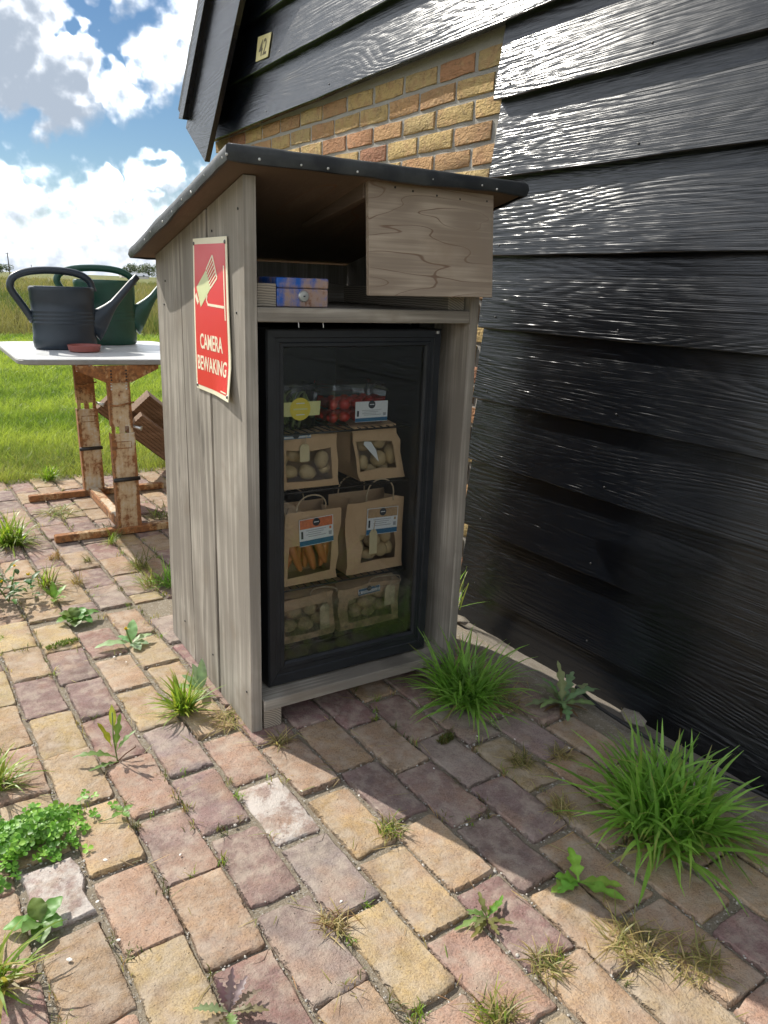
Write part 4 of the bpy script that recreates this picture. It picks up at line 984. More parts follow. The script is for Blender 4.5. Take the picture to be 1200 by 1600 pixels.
def leg(xc, y, dark):
    m1 = MAT['rust_dark'] if dark else MAT['rust_leg']
    lean = -.012
    def sk(b, z_ref=0): b.v = [(x+lean*(z/.7), yy, z) for x, yy, z in b.v]; return b
    l = obj('leg', sk(channel(xc-.052, xc+.052, y, .045, .012, .474)), MAT['rust_leg'], tb)
    u = sk(channel(xc-.047, xc+.047, y+.006, .036, .505, .70)); obj('leg_tube', u, m1, tb)
    b = MB(); b.box(xc-.047, xc-.030, y+.006, y+.010, .474, .505); b.box(xc+.030, xc+.047, y+.006, y+.010, .474, .505); b.box(xc-.012, xc+.012, y+.012, y+.016, .472, .506); obj('leg_slot', sk(b), m1, tb)
    b = MB(); b.box(xc-.034, xc+.034, y-.0022, y-.0002, .405, .408); b.box(xc-.034, xc+.034, y-.0022, y-.0002, .435, .438); b.box(xc-.034, xc-.031, y-.0022, y-.0002, .4082, .4348); b.box(xc+.031, xc+.034, y-.0022, y-.0002, .4082, .4348); obj('stamped_panel', sk(b), MAT['rust_dark'], tb)
    b = MB(); b.tube([(xc-.058, y-.006, .262), (xc+.058, y-.006, .264)], .0095, 8); obj('band', sk(b), MAT['dark_iron'], tb, smooth=True)
    b = MB(); b.tube([(xc-.045, y+.001, .602), (xc-.02, y-.003, .598), (xc+.02, y-.004, .606), (xc+.058, y, .612)], .004, 6); obj('wire_tie', sk(b), MAT['rust_dark'], tb, smooth=True)
    b = MB(); b.tube([(xc+.045, y+.02, .505), (xc+.075, y+.01, .492), (xc+.085, y+.005, .49)], [.006, .008, .012], 8); obj('knob', sk(b), MAT['lock_metal'], tb, smooth=True)
    g_ = MB(); poly = [(-.052, .700), (.052, .700), (.175, .757), (.175, .7755), (-.175, .7755), (-.175, .757)]
    g_.rings([[(xc-.012+x, y-.004, z) for x, z in poly], [(xc-.012+x, y-.0005, z) for x, z in poly]]); gp = obj('gusset', g_, MAT['rust_dark'], tb)
    for x in (-.032, .032):
        for k in range(7):
            b = MB(); dome(b, (xc-.012+x, y-.004 if k < 4 else y+.0045, .752-k*.0135), .0042, (0, -1, 0)); obj('bolt', b, MAT['nail'] if k > 3 else MAT['dark_iron'], tb, smooth=True)
    b = MB(); b.box(xc-.33, xc+.37, y-.012, y+.030, .003, .036); obj('foot', b, MAT['rust_dark'], tb, bevel=.004)
leg(.140, 1.800, False); leg(.133, 2.53, True)
mb = MB(); mb.box(.098, .150, 1.846, 2.515, .006, .052); obj('stretcher', mb, MAT['rust_leg'], tb, bevel=.005)

def watering_can(cx, cy, z0, H, L, mat, label):
    t = thing('watering_can', (cx, cy, z0), label, 'watering can', 'watering cans on the table')
    def ring(k, z, n=36): return [(cx+k*L*math.copysign(abs(math.cos(a))**.85, math.cos(a)), cy+k*L*.60*math.copysign(abs(math.sin(a))**.85, math.sin(a)), z0+z) for a in (2*math.pi*i/n for i in range(n))]
    prof = [(.90, 0), (.965, .008), (.985, .03), (.985, .055), (.968, .060), (.968, .115)]
    for z in (.118, .136, .154, .172): prof += [(.968, z), (.985, z+.003), (.985, z+.008), (.968, z+.011)]
    prof += [(.972, .225), (.99, .230), (.99, H-.022), (1.0, H-.018), (1.0, H-.004), (.985, H)]
    rs = [ring(k, min(z, H)) for k, z in prof]
    body = obj('body', MB().rings(rs, cap=(True, False)), mat, t, smooth=40)
    # top plate, open at the back half
    b = MB(); n = 36; a_ = ring(.985, H-.002); i_ = [(cx+.30*L+(p[0]-cx)*.52, cy+(p[1]-cy)*.62, p[2]+.004) for p in ring(.985, H)]
    b.rings([a_, ring(.95, H+.004), [(p[0], p[1], p[2]) for p in i_], [(p[0], p[1], p[2]-.02) for p in i_]], cap=(False, False)); obj('top_plate', b, mat, body, smooth=40)
    hp = [(-.92*L, .128), (-1.20*L, .20), (-1.46*L, .262), (-1.50*L, .300), (-1.38*L, .342), (-1.0*L, .372), (-.45*L, .385), (.15*L, .383), (.60*L, .366), (.86*L, .335), (.94*L, .300), (.95*L, .274)]
    sc = H/.285; hk = .80 if H < .3 else .62
    pts = [Vector((cx+x, cy, z0+(z if z < .262 else .262+(z-.262)*hk)*sc)) for x, z in hp]
    fine = []
    for i in range(len(pts)-1):
        p0, p1, p2, p3 = pts[max(i-1, 0)], pts[i], pts[i+1], pts[min(i+2, len(pts)-1)]
        for k in range(4):
            u = k/4; fine.append(.5*((2*p1)+(p2-p0)*u+(2*p0-5*p1+4*p2-p3)*u*u+(-p0+3*p1-3*p2+p3)*u**3))
    fine.append(pts[-1])
    obj('handle', MB().tube(fine, [.017]*(len(fine)-3)+[.019, .021, .023], 12), mat, t, smooth=True)
    sp_ = [(.80*L, .095, .075, .045), (1.02*L, .122, .062, .040), (1.22*L, .152, .048, .034), (1.45*L, .188, .031, .026), (1.62*L, .215, .022, .021), (1.9*L, .262, .019, .0185), (2.25*L, .318, .0175, .0175), (2.44*L, .348, .017, .017)]
    rs = []
    ax = Vector((.78, 0, .62)).normalized(); nn = Vector((-.62, 0, .78))
    for i, (x, z, ra, rb) in enumerate(sp_):
        c = Vector((cx+x, cy, z0+z*sc)); rs.append([c+nn*(ra*math.cos(2*math.pi*k/16))+Vector((0, 1, 0))*(rb*math.sin(2*math.pi*k/16)) for k in range(16)])
    c = Vector((cx+2.44*L, cy, z0+.348*sc)); rs.append([c-ax*.03+nn*(.013*math.cos(2*math.pi*k/16))+Vector((0, 1, 0))*(.013*math.sin(2*math.pi*k/16)) for k in range(16)])
    obj('spout', MB().rings(rs), mat, t, smooth=True)
    return t
watering_can(.016, 2.353, .8005, .286, .147, MAT['can_navy'], 'dark navy plastic watering can at the front of the table')
watering_can(.268, 2.600, .8005, .322, .152, MAT['can_green'], 'dark green plastic watering can behind the navy one')
n = 40; b = MB()
b.lathe([(.048, .0), (.066, .003), (.071, .012), (.073, .026), (.076, .030), (.072, .032), (.068, .028), (.062, .008), (.02, .006)], n, (.068, 2.185, .8005), cap=(True, True))
dish = obj('plant_saucer', b, MAT['dish'], smooth=35, origin=(.068, 2.185, .8005)); tag(dish, 'small reddish brown plastic saucer on the table', 'saucer')

# grooved brown planks leaning behind the table
def grooved(c0, d, wv, nv, L, w, th, seed):
    d, wv, nv = Vector(d).normalized(), Vector(wv).normalized(), Vector(nv).normalized(); prof = []; k = 7
    for i in range(k):
        u0 = -w/2+w*i/k; u1 = u0+w/k*.62; u2 = -w/2+w*(i+1)/k
        prof += [(u0, th), (u1, th), (u1+.001, th-.004), (u2-.001, th-.004)]
    prof += [(w/2, th), (w/2, 0), (-w/2, 0)]
    b = MB(); b.rings([[Vector(c0)+d*s+wv*a+nv*t for a, t in prof] for s in (0, L)]); return b
dv = Vector((.56, .16, -.48)).normalized(); nv = Vector((-.42, -.85, .05)); nv = (nv-dv*nv.dot(dv)).normalized(); wv = dv.cross(nv).normalized()
for i, (c0, lab) in enumerate((((.43, 2.86, .345), 'lowest grooved brown plank leaning behind the rusty table'), ((.30, 2.98, .455), 'grooved brown plank leaning behind the rear table leg'), ((.50, 2.96, .455), 'upper brown plank end sticking out behind the table leg'))):
    b = grooved(c0, dv, wv, nv, .72, .14, .045 if i < 2 else .07, i); o = obj('wooden_plank', b, MAT['brown_wood'], origin=c0); tag(o, lab, 'plank', 'brown planks behind the table')

# ------------------------------------------------------------------ vegetation
def tinted(name, vs, fs, tints, mat, origin=(0, 0, 0), parent=None):
    me = bpy.data.meshes.new(name); v = np.asarray(vs, np.float32)-np.asarray(origin if parent is None else ORG[parent.name], np.float32)
    me.from_pydata(v.tolist() if len(v) < 60000 else v, [], fs) if not isinstance(fs, np.ndarray) else fast_mesh(me, v, fs)
    a = me.attributes.new('tint', 'FLOAT_COLOR', 'POINT'); t = np.ones((len(v), 4), np.float32); t[:, :3] = np.asarray(tints, np.float32); a.data.foreach_set('color', t.ravel())
    me.materials.append(mat); me.polygons.foreach_set('use_smooth', np.ones(len(me.polygons), bool)); me.update()
    o = link(name, me, parent, origin if parent is None else (0, 0, 0)); ORG[o.name] = origin if parent is None else ORG[parent.name]
    return o
def fast_mesh(me, v, f):     # f (n,4) quads
    n = len(f); me.vertices.add(len(v)); me.vertices.foreach_set('co', v.ravel()); me.loops.add(n*4); me.loops.foreach_set('vertex_index', f.ravel().astype(np.int32))
    me.polygons.add(n); me.polygons.foreach_set('loop_start', np.arange(0, n*4, 4, dtype=np.int32)); me.polygons.foreach_set('loop_total', np.full(n, 4, np.int32)); me.update(calc_edges=True); me.validate()
G_DARK = [(.25,.48,.075), (.30,.55,.095), (.35,.60,.13), (.21,.41,.075)]
G_YEL = [(.24,.38,.04), (.30,.42,.05), (.20,.33,.04), (.36,.40,.07)]
G_DRY = [(.50,.40,.20), (.58,.46,.23), (.38,.28,.13), (.32,.31,.11)]
G_OLIVE = [(.12,.15,.04), (.16,.17,.05), (.20,.17,.06)]
def blade(vs, fs, ts, base, az, L, w, e0, bend, tint, segs=5, twist=0., tipc=None):
    """one grass blade: a tapering strip that rises at e0 and bends over"""
    o = len(vs); p = Vector(base); d = Vector((math.cos(az), math.sin(az), 0)); side = Vector((-math.sin(az), math.cos(az), 0)); e = e0
    for i in range(segs+1):
        u = i/segs; ww = w*(.55+.45*min(1, u*4))*(1-u**2.2)+.0003
        s = side*math.cos(twist*u)+Vector((0, 0, 1))*math.sin(twist*u)*.6
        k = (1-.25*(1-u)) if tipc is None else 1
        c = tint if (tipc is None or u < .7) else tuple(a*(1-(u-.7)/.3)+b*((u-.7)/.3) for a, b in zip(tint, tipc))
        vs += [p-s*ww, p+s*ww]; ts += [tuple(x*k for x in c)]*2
        if i < segs:
            p = p+(d*math.cos(e)+Vector((0, 0, 1))*math.sin(e))*(L/segs); e -= bend/segs*(.5+u)
            if p.z < .003: p.z = .003+.002*u; e = max(e, 0)
    fs += [(o+2*i, o+2*i+1, o+2*i+3, o+2*i+2) for i in range(segs)]
def tuft(x, y, n, L, w, rad, label, pal, seed, name='grass_tuft', upright=1., bias=None, dead=.08, group='grass tufts on the paving', cat='grass', bend=1.6, z=0.):
    r = random.Random(seed); vs, fs, ts = [], [], []
    for i in range(n):
        a = r.uniform(0, 2*math.pi)
        if bias is not None and r.random() < bias[1]: a = bias[0]+r.gauss(0, .6)
        q = r.random()**.6*rad; ba = r.uniform(0, 2*math.pi); inner = r.random()
        e0 = R(20+65*inner)*upright; dry = r.random() < dead
        c = r.choice(G_DRY if dry else pal); f = r.uniform(.8, 1.2); c = tuple(v*f for v in c)
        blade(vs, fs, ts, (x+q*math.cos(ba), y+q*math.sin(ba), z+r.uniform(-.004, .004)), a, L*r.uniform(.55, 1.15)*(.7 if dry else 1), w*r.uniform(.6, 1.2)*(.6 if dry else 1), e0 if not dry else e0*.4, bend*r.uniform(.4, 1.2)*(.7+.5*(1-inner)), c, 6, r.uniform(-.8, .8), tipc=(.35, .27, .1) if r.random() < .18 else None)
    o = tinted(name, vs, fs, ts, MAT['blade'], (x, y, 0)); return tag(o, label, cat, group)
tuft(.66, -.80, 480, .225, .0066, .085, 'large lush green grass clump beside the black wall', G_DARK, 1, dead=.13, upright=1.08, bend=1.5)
tuft(.61, -.13, 300, .20, .0050, .07, 'green grass clump at the right foot of the cabinet', G_DARK, 2, upright=.9, bend=1.4)
tuft(-.124, .185, 130, .115, .0038, .022, 'bright yellow-green grass tuft by the cabinet front left corner', G_YEL, 3, dead=.12, upright=1.1, bend=1.2)
tuft(-.365, 1.87, 190, .16, .0042, .05, 'bright grass tuft at the left edge near the table foot', G_YEL, 4)
tuft(-.60, .075, 90, .11, .0026, .03, 'small yellow-green tuft above the clover clump', G_YEL, 5)
tuft(-.665, -.485, 70, .13, .0036, .03, 'yellowing grass tuft at the bottom left corner', G_YEL+[(.40,.34,.08)], 6, dead=.25)
tuft(.115, 1.10, 90, .12, .0026, .03, 'dark green grass behind the back edge of the cabinet', G_DARK, 7)
tuft(.06, 1.345, 110, .10, .0014, .03, 'thin olive grass tuft between cabinet and table foot', G_OLIVE, 8, dead=.3)
tuft(.045, 1.12, 80, .11, .0014, .035, 'wispy dry yellow tuft at the paving seam', G_DRY+G_YEL, 9, bias=(2.6, .6))
tuft(-.03, 2.98, 110, .11, .0030, .04, 'bright grass tuft where the lawn meets the paving', G_YEL, 10)
tuft(-.30, 1.30, 90, .12, .0018, .03, 'light green tuft beside the leafy weed', G_YEL+G_OLIVE, 12, dead=.2)
tuft(-.10, 2.28, 120, .13, .0022, .08, 'flattened half dry grass under the table', G_YEL+G_DRY, 13, upright=.4, dead=.45)
tuft(.345, -.975, 170, .075, .0011, .045, 'straw coloured dry grass patch at the end of the shadow', G_DRY, 14, upright=.75, dead=.6, name='dry_grass')
tuft(.415, -1.06, 120, .07, .0011, .045, 'thin trail of dry grass toward the bottom right corner', G_DRY, 15, upright=.6, dead=.6, name='dry_grass')
tuft(.035, -.965, 150, .05, .0012, .035, 'low greenish weeds in a joint at the bottom edge', G_OLIVE+G_YEL+G_DRY, 16, upright=.8, dead=.4, name='joint_weeds', cat='weeds', group='weeds in the paving joints')
tuft(.175, -.93, 110, .045, .0010, .03, 'dry brown moss and straw beside the red brick', G_DRY+G_OLIVE, 26, upright=.6, dead=.5, name='joint_weeds', cat='weeds', group='weeds in the paving joints')
tuft(-.225, 1.60, 70, .055, .0010, .03, 'dry reddish brown tuft on the far bricks', [(.33,.19,.08),(.40,.25,.1)], 17, dead=.2, name='dry_grass')
tuft(-.195, 1.275, 60, .06, .0010, .02, 'small ochre dry tuft beside the olive weed', [(.36,.25,.08),(.30,.22,.08)], 18, dead=.2, name='dry_grass')
tuft(-.11, 1.50, 40, .05, .0012, .015, 'tiny green tuft in the far joint', G_OLIVE, 19)
tuft(.03, 1.70, 60, .09, .0014, .02, 'small tuft before the rusty table leg', G_OLIVE+G_YEL, 20, dead=.3)
tuft(.05, -.075, 60, .05, .0009, .02, 'dry straw wisp under the front of the cabinet', G_DRY, 21, name='dry_grass', upright=.6)
tuft(-.02, .085, 120, .085, .0010, .05, 'flattened straw at the cabinet front left foot', G_DRY, 22, name='dry_grass', upright=.25, dead=.7)
tuft(.72, -.19, 70, .10, .0010, .05, 'dry straw between the cabinet grass and the wall', G_DRY, 23, name='dry_grass', upright=.35, dead=.6)
tuft(.545, -.445, 80, .045, .0010, .03, 'small dry moss tuft on the shaded bricks', G_DRY+G_OLIVE, 24, upright=.6, name='dry_grass')
tuft(.655, -.475, 80, .045, .0010, .025, 'brown dead tuft on the shaded bricks near the wall', G_DRY, 25, upright=.6, name='dry_grass')
tuft(.50, -.63, 90, .045, .0010, .03, 'faded dry tuft left of the large grass clump', G_DRY, 27, upright=.6, name='dry_grass')
tuft(.12, -.50, 90, .04, .0012, .03, 'little green and dry weed at the shadow edge', G_YEL+G_OLIVE+G_DRY, 28, upright=.8, name='joint_weeds', cat='weeds', group='weeds in the paving joints')
tuft(-.105, -.66, 80, .04, .0010, .03, 'brown dried weed between grey and yellow bricks', G_DRY+[(.24,.12,.06)], 29, upright=.6, name='joint_weeds', cat='weeds', group='weeds in the paving joints')
tuft(.97, .40, 26, .20, .0024, .02, 'few green blades in the corner of barn boards and brick', G_DARK+G_YEL, 30, upright=1.2, bend=.8)
tuft(.08, 1.84, 130, .10, .0020, .05, 'dark weeds tangled round the foot of the rusty table leg', [(.05,.075,.03),(.07,.10,.04),(.10,.10,.05)], 31, upright=.6, bias=(3.6, .5), name='joint_weeds', cat='weeds', group='weeds in the paving joints')
tuft(.33, 2.0, 90, .10, .0016, .06, 'sparse weeds at the right end of the rusty table foot', G_OLIVE+G_YEL, 32, upright=.7, name='joint_weeds', cat='weeds', group='weeds in the paving joints')

def leaf(vs, fs, ts, base, az, e0, L, W, curl, tint, lobes=0, depth=.5, fold=.25, segs=26, stalk=.12, wob=0., roll=0.):
    o = len(vs); p = Vector(base); e = e0; sd = Vector((-math.sin(az), math.cos(az), 0)); side0 = sd
    for i in range(segs+1):
        u = i/segs; d = Vector((math.cos(az+wob*u), math.sin(az+wob*u), 0))
        T = d*math.cos(e)+Vector((0, 0, 1))*math.sin(e); sd = Vector((-d.y, d.x, 0)); N = sd.cross(T)*-1
        if u < stalk: hw = W*.07
        else:
            q = (u-stalk)/(1-stalk); hw = W*.5*math.sin(math.pi*min(1, q**.8))**.75 if q < 1 else 0
            hw = max(hw, W*.5*(1-q)*.3*0)
            if lobes:
                fq = (lobes*q) % 1.0; hw *= 1-depth*(1-(fq/.75 if fq < .75 else (1-fq)/.25))
        hw = max(hw, .0006)
        s1 = (sd*math.cos(roll)+N*math.sin(roll)); s2 = (sd*math.cos(roll)-N*-math.sin(roll))
        rip = .12*math.sin(u*19+az*7)
        vs += [p-s1*hw+N*(hw*(fold+rip)), p, p+s1*hw+N*(hw*(fold-rip))]
        k = .9+.2*u; rib = tuple(min(1, v*1.25+.015) for v in tint); ts += [tuple(v*k for v in tint), rib, tuple(v*k for v in tint)]
        p = p+T*(L/segs); e -= curl/segs
        if p.z < .004: p.z = .004; e = max(e, -.02)
    for i in range(segs):
        for c in (0, 1): fs.append((o+3*i+c, o+3*i+c+1, o+3*i+3+c+1, o+3*i+3+c))
def plant(name, x, y, leaves, label, cat='weed', group=None, stem=None, flower=None):
    t = thing(name, (x, y, 0), label, cat, group)
    for lf in leaves:
        vs, fs, ts = [], [], []; dz = lf.pop('z', .004); bx = lf.pop('dx', 0); by = lf.pop('dy', 0)
        lf['L'] *= .86; lf['W'] *= .86; leaf(vs, fs, ts, (x+bx, y+by, dz), **lf); tinted('leaf', vs, fs, ts, MAT['leaf'], parent=t)
    for s in stem or []:
        obj('stem', MB().tube([(x+a, y+b, c) for a, b, c in s[0]], s[1], 6), s[2], t, smooth=True)
    for (a, b, c, rr_) in flower or []:
        vs, fs, ts = [], [], []; r_ = random.Random(int(a*1e4)+3)
        for k in range(22): blade(vs, fs, ts, (x+a, y+b, c), r_.uniform(0, 6.3), rr_*r_.uniform(.6, 1), rr_*.16, R(r_.uniform(15, 85)), .6, (.72, .50, .02), 3)
        tinted('flower', vs, fs, ts, MAT['leaf'], parent=t)
    return t
plain('stem_green', (.14, .20, .05), .6); plain('stem_brown', (.14, .07, .04), .8)
r = random.Random(77)
GD_ = (.21, .28, .14); GB = (.22, .40, .05); PALE = (.28, .42, .23)
plant('dandelion', .835, -.295, [dict(az=a, e0=e, L=L, W=.045, curl=c, tint=tuple(v*r.uniform(.8, 1.2) for v in GD_), lobes=4, depth=.65, wob=r.uniform(-.4, .4), fold=.15) for a, e, L, c in ((1.2, 1.45, .15, .5), (.5, 1.0, .16, 1.2), (-.3, .8, .17, 1.3), (2.2, 1.3, .12, .9), (3.4, .9, .14, 1.3), (4.2, .55, .13, .9), (2.8, .5, .14, .9), (5.4, .6, .14, 1.1), (.1, .45, .17, .7), (3.9, 1.1, .10, 1.5), (1.7, .9, .13, 1.4))]
      +[dict(az=a, e0=.3, L=.09, W=.012, curl=.6, tint=(.17, .09, .05), lobes=0) for a in (3.2, 3.9, 4.6, 5.3, 2.7)], 'grey-green upright dandelion against the black wall', 'dandelion')
plant('dandelion', .372, -.815, [dict(az=a, e0=e, L=L, W=.042, curl=c, tint=tuple(v*r.uniform(.85, 1.15) for v in GB), lobes=l, depth=.55, wob=w, fold=.2) for a, e, L, c, l, w in ((3.0, .25, .085, .4, 3, .2), (3.3, .45, .075, .8, 3, -.2), (1.1, .9, .085, .9, 3, .1), (5.0, .30, .115, .4, 2, .2), (5.6, .25, .10, .3, 3, -.2), (2.6, .5, .06, .6, 2, 0))], 'bright green flat dandelion rosette on the shadow edge', 'dandelion')
plant('small_weed', .150, -.795, [dict(az=a, e0=e, L=L, W=.019, curl=.9, tint=tuple(v*r.uniform(.7, 1.25) for v in (.16, .24, .07)), lobes=3, depth=.6, wob=r.uniform(-.5, .5)) for a, e, L in ((.2, .35, .085), (.5, .2, .055), (1.5, .9, .06), (2.9, .3, .085), (3.3, .6, .05), (3.7, .25, .07), (4.6, .25, .05), (5.4, .2, .06), (2.3, .6, .045), (1.9, .3, .05))], 'small green weed in the joint beside the red brick', 'weed')
plant('tall_weed', -.335, .045, [dict(az=a, e0=e, L=L, W=W, curl=c, tint=t_, lobes=l, depth=.62, z=z, dx=dx, dy=dy) for a, e, L, W, c, t_, l, z, dx, dy in (
      (2.8, .5, .125, .034, .8, (.12, .20, .05), 5, .01, 0, 0), (1.0, 1.2, .10, .028, .4, (.16, .26, .04), 3, .03, .0, .01), (.2, .9, .075, .024, .6, (.13, .22, .06), 3, .03, 0, 0), (2.2, 1.2, .08, .026, .5, (.30, .30, .03), 2, .04, -.01, .01), (1.4, 1.35, .07, .02, .3, (.34, .36, .05), 0, .08, 0, .02), (3.3, .2, .085, .024, .3, (.12, .2, .05), 4, .006, -.0, -.01))],
      'tall lobed weed casting a shadow on the bricks', 'weed', stem=[([(0, 0, 0), (-.004, .01, .06), (.0, .022, .125)], .0018, MAT['stem_green']), ([(0, 0, 0), (.02, -.006, .02), (.045, -.004, .03)], .0016, MAT['stem_brown'])])
plant('broadleaf_weed', -.145, .665, [dict(az=a, e0=e, L=L, W=W, curl=.6, tint=tuple(v*r.uniform(.85, 1.15) for v in PALE), fold=.2) for a, e, L, W in ((3.1, .35, .135, .045), (1.2, 1.0, .10, .042), (.1, .5, .085, .036), (4.9, .3, .075, .04), (5.6, .35, .07, .036), (2.4, .7, .06, .03))], 'pale green broadleaf rosette with yellow bud on bricks', 'weed', flower=[(-.012, .01, .05, .013)], stem=[([(0, 0, 0), (-.012, .01, .05)], .0025, MAT['stem_green'])])
plant('round_leaf_weed', -.262, .930, [dict(az=a, e0=e, L=L, W=W, curl=.8, tint=tuple(v*r.uniform(.7, 1.25) for v in (.10, .20, .04)), lobes=1, depth=.2, fold=.3) for a, e, L, W in ((3.3, .5, .085, .06), (2.6, .7, .08, .055), (.2, .5, .095, .06), (.9, .8, .07, .05), (5.4, .4, .075, .055), (4.4, .4, .075, .055), (4.9, .8, .05, .045), (1.8, .9, .07, .05), (3.9, .6, .06, .05))], 'low weed with crinkled round leaves in the paving', 'weed')
lv = []
for i in range(64):
    a = r.uniform(0, 6.28); q = r.random()**.5*.10; z = r.uniform(.01, .13)*(1-q*4)
    lv.append(dict(az=r.uniform(0, 6.28), e0=r.uniform(.1, 1.1), L=r.uniform(.035, .075), W=r.uniform(.016, .032), curl=.9, tint=tuple(v*r.uniform(.6, 1.3) for v in (.085, .15, .045)), lobes=r.choice((0, 2, 3)), depth=.4, z=max(.006, z), dx=q*math.cos(a), dy=q*math.sin(a), segs=8))
plant('bushy_weed', -.445, 1.21, lv, 'dense bushy weed with yellow flowers at the left edge', 'weed', flower=[(.07, -.03, .10, .014), (-.02, -.06, .10, .012), (.03, .0, .13, .012)], stem=[([(0, 0, 0), (.03, 0, .12)], .003, MAT['stem_green']), ([(0, 0, 0), (-.05, .02, .10)], .003, MAT['stem_green'])])
plant('leafy_weed', -.300, 1.145, [dict(az=a, e0=e, L=L, W=.028, curl=.6, tint=tuple(v*r.uniform(.8, 1.2) for v in (.15, .26, .03)), fold=.25) for a, e, L in ((1.5, 1.2, .085), (2.4, 1.0, .075), (.5, .9, .08), (4.5, .5, .06), (5.5, .6, .06))], 'upright light green weed right of the bushy weed', 'weed')
plant('broadleaf_weed', -.575, -.395, [dict(az=a, e0=e, L=L, W=.040, curl=.6, tint=tuple(v*r.uniform(.8, 1.2) for v in (.12, .24, .05)), fold=.3) for a, e, L in ((2.9, .35, .075), (4.6, .4, .065), (.6, .6, .065), (1.7, .8, .06), (3.8, .7, .055), (5.6, .35, .05))], 'small pointed-leaf weed below the pale broken brick', 'weed')
plant('thistle', -.342, -.735, [dict(az=a, e0=e, L=L, W=.026, curl=.5, tint=tuple(v*1.6*r.uniform(.8, 1.2) for v in t_), lobes=6, depth=.7, fold=.35) for a, e, L, t_ in [(q0, q1, q2*.72, q3) for q0, q1, q2, q3 in ((1.0, 1.2, .105, (.10, .075, .075)), (.6, .6, .095, (.13, .085, .09)), (2.7, .45, .095, (.12, .13, .08)), (3.4, .35, .085, (.11, .11, .07)), (5.7, .35, .11, (.10, .12, .06)), (4.6, .4, .075, (.10, .13, .05)), (.1, .35, .10, (.14, .10, .10)), (1.7, .9, .085, (.11, .08, .08)))]], 'dark purplish thistle at the bottom edge', 'thistle')
plant('broadleaf_weed', -.045, .265, [dict(az=a, e0=e, L=L, W=.034, curl=.5, tint=tuple(v*r.uniform(.85, 1.15) for v in PALE), fold=.25) for a, e, L in ((2.8, .5, .10), (1.8, 1.2, .10), (2.3, .8, .09), (4.2, .6, .07), (1.2, 1.3, .11))], 'pale weed against the cabinet behind the yellow-green tuft', 'weed')
plant('seedling', -.375, -.175, [dict(az=a, e0=.3, L=.032, W=.018, curl=.4, tint=(.12, .24, .04), z=.018) for a in (.4, 1.9, 3.5, 5.0)], 'tiny three-leaved seedling right of the clover', 'seedling', stem=[([(-.05, .01, .004), (-.02, .0, .012), (0, 0, .018)], .001, MAT['stem_green'])])
# clover clump
def clover(x, y, rx, ry, h, n, seed):
    r = random.Random(seed); vs, fs, ts = [], [], []
    for i in range(n):
        a = r.uniform(0, 6.283); q = min(1.25, abs(r.gauss(0, .52))); px, py = x+rx*q*math.cos(a)*(1+.18*math.sin(3*a)), y+ry*q*math.sin(a)*(1+.2*math.sin(2*a+1))
        z = .006+h*max(.12, 1-q*q)*r.uniform(.3, 1.1); c = r.choice([(.12,.29,.035), (.16,.36,.045), (.21,.43,.055), (.10,.24,.035), (.28,.50,.075)]); f = r.uniform(.8, 1.2); c = tuple(v*f for v in c)
        a0 = r.uniform(0, 6.283); tl = Vector((r.gauss(0, .35), r.gauss(0, .35)-.15, 1)).normalized(); ex = tl.orthogonal().normalized(); ey = tl.cross(ex); s = r.uniform(.0075, .0135)
        for k in range(3):
            t = a0+k*2.094; o = len(vs); d = ex*math.cos(t)+ey*math.sin(t); e = ex*-math.sin(t)+ey*math.cos(t); cc = Vector((px, py, z))
            vs += [cc, cc+d*s*.6-e*s*.55+tl*s*.15, cc+d*s*1.12-e*s*.30+tl*s*.1, cc+d*s*1.05, cc+d*s*1.12+e*s*.30+tl*s*.1, cc+d*s*.6+e*s*.55+tl*s*.15]; ts += [tuple(v*1.3 for v in c)]+[c]*5
            fs += [(o, o+1, o+2, o+3), (o, o+3, o+4, o+5)]
    return tinted('clover_clump', vs, fs, ts, MAT['leaf'], (x, y, 0))
tag(clover(-.56, -.155, .130, .105, .034, 640, 3), 'dense round clump of clover on the left bricks', 'clover')
def moss(x, y, rx, ry, label, seed, pal, rot=0.):
    r = random.Random(seed); vs, fs, ts = [], [], []
    for i in range(260):
        a = r.uniform(0, 6.283); q = math.sqrt(r.random()); dx, dy = rx*q*math.cos(a), ry*q*math.sin(a); c, s = math.cos(rot), math.sin(rot)
        blade(vs, fs, ts, (x+dx*c-dy*s, y+dx*s+dy*c, .002+.008*(1-q)), r.uniform(0, 6.283), r.uniform(.006, .014), .0016, r.uniform(.4, 1.4), .5, tuple(v*r.uniform(.7, 1.3) for v in r.choice(pal)), 2)
    tag(tinted('moss_patch', vs, fs, ts, MAT['leaf'], (x, y, 0)), label, 'moss', 'moss patches on the paving')
moss(-.338, .760, .055, .018, 'bright green moss strip on the edge of a purple brick', 41, [(.14,.20,.03), (.18,.23,.04)], .2)
moss(.435, -.275, .03, .014, 'olive moss patch on the shaded bricks before the cabinet', 42, [(.14,.15,.03), (.10,.11,.03)], .3)

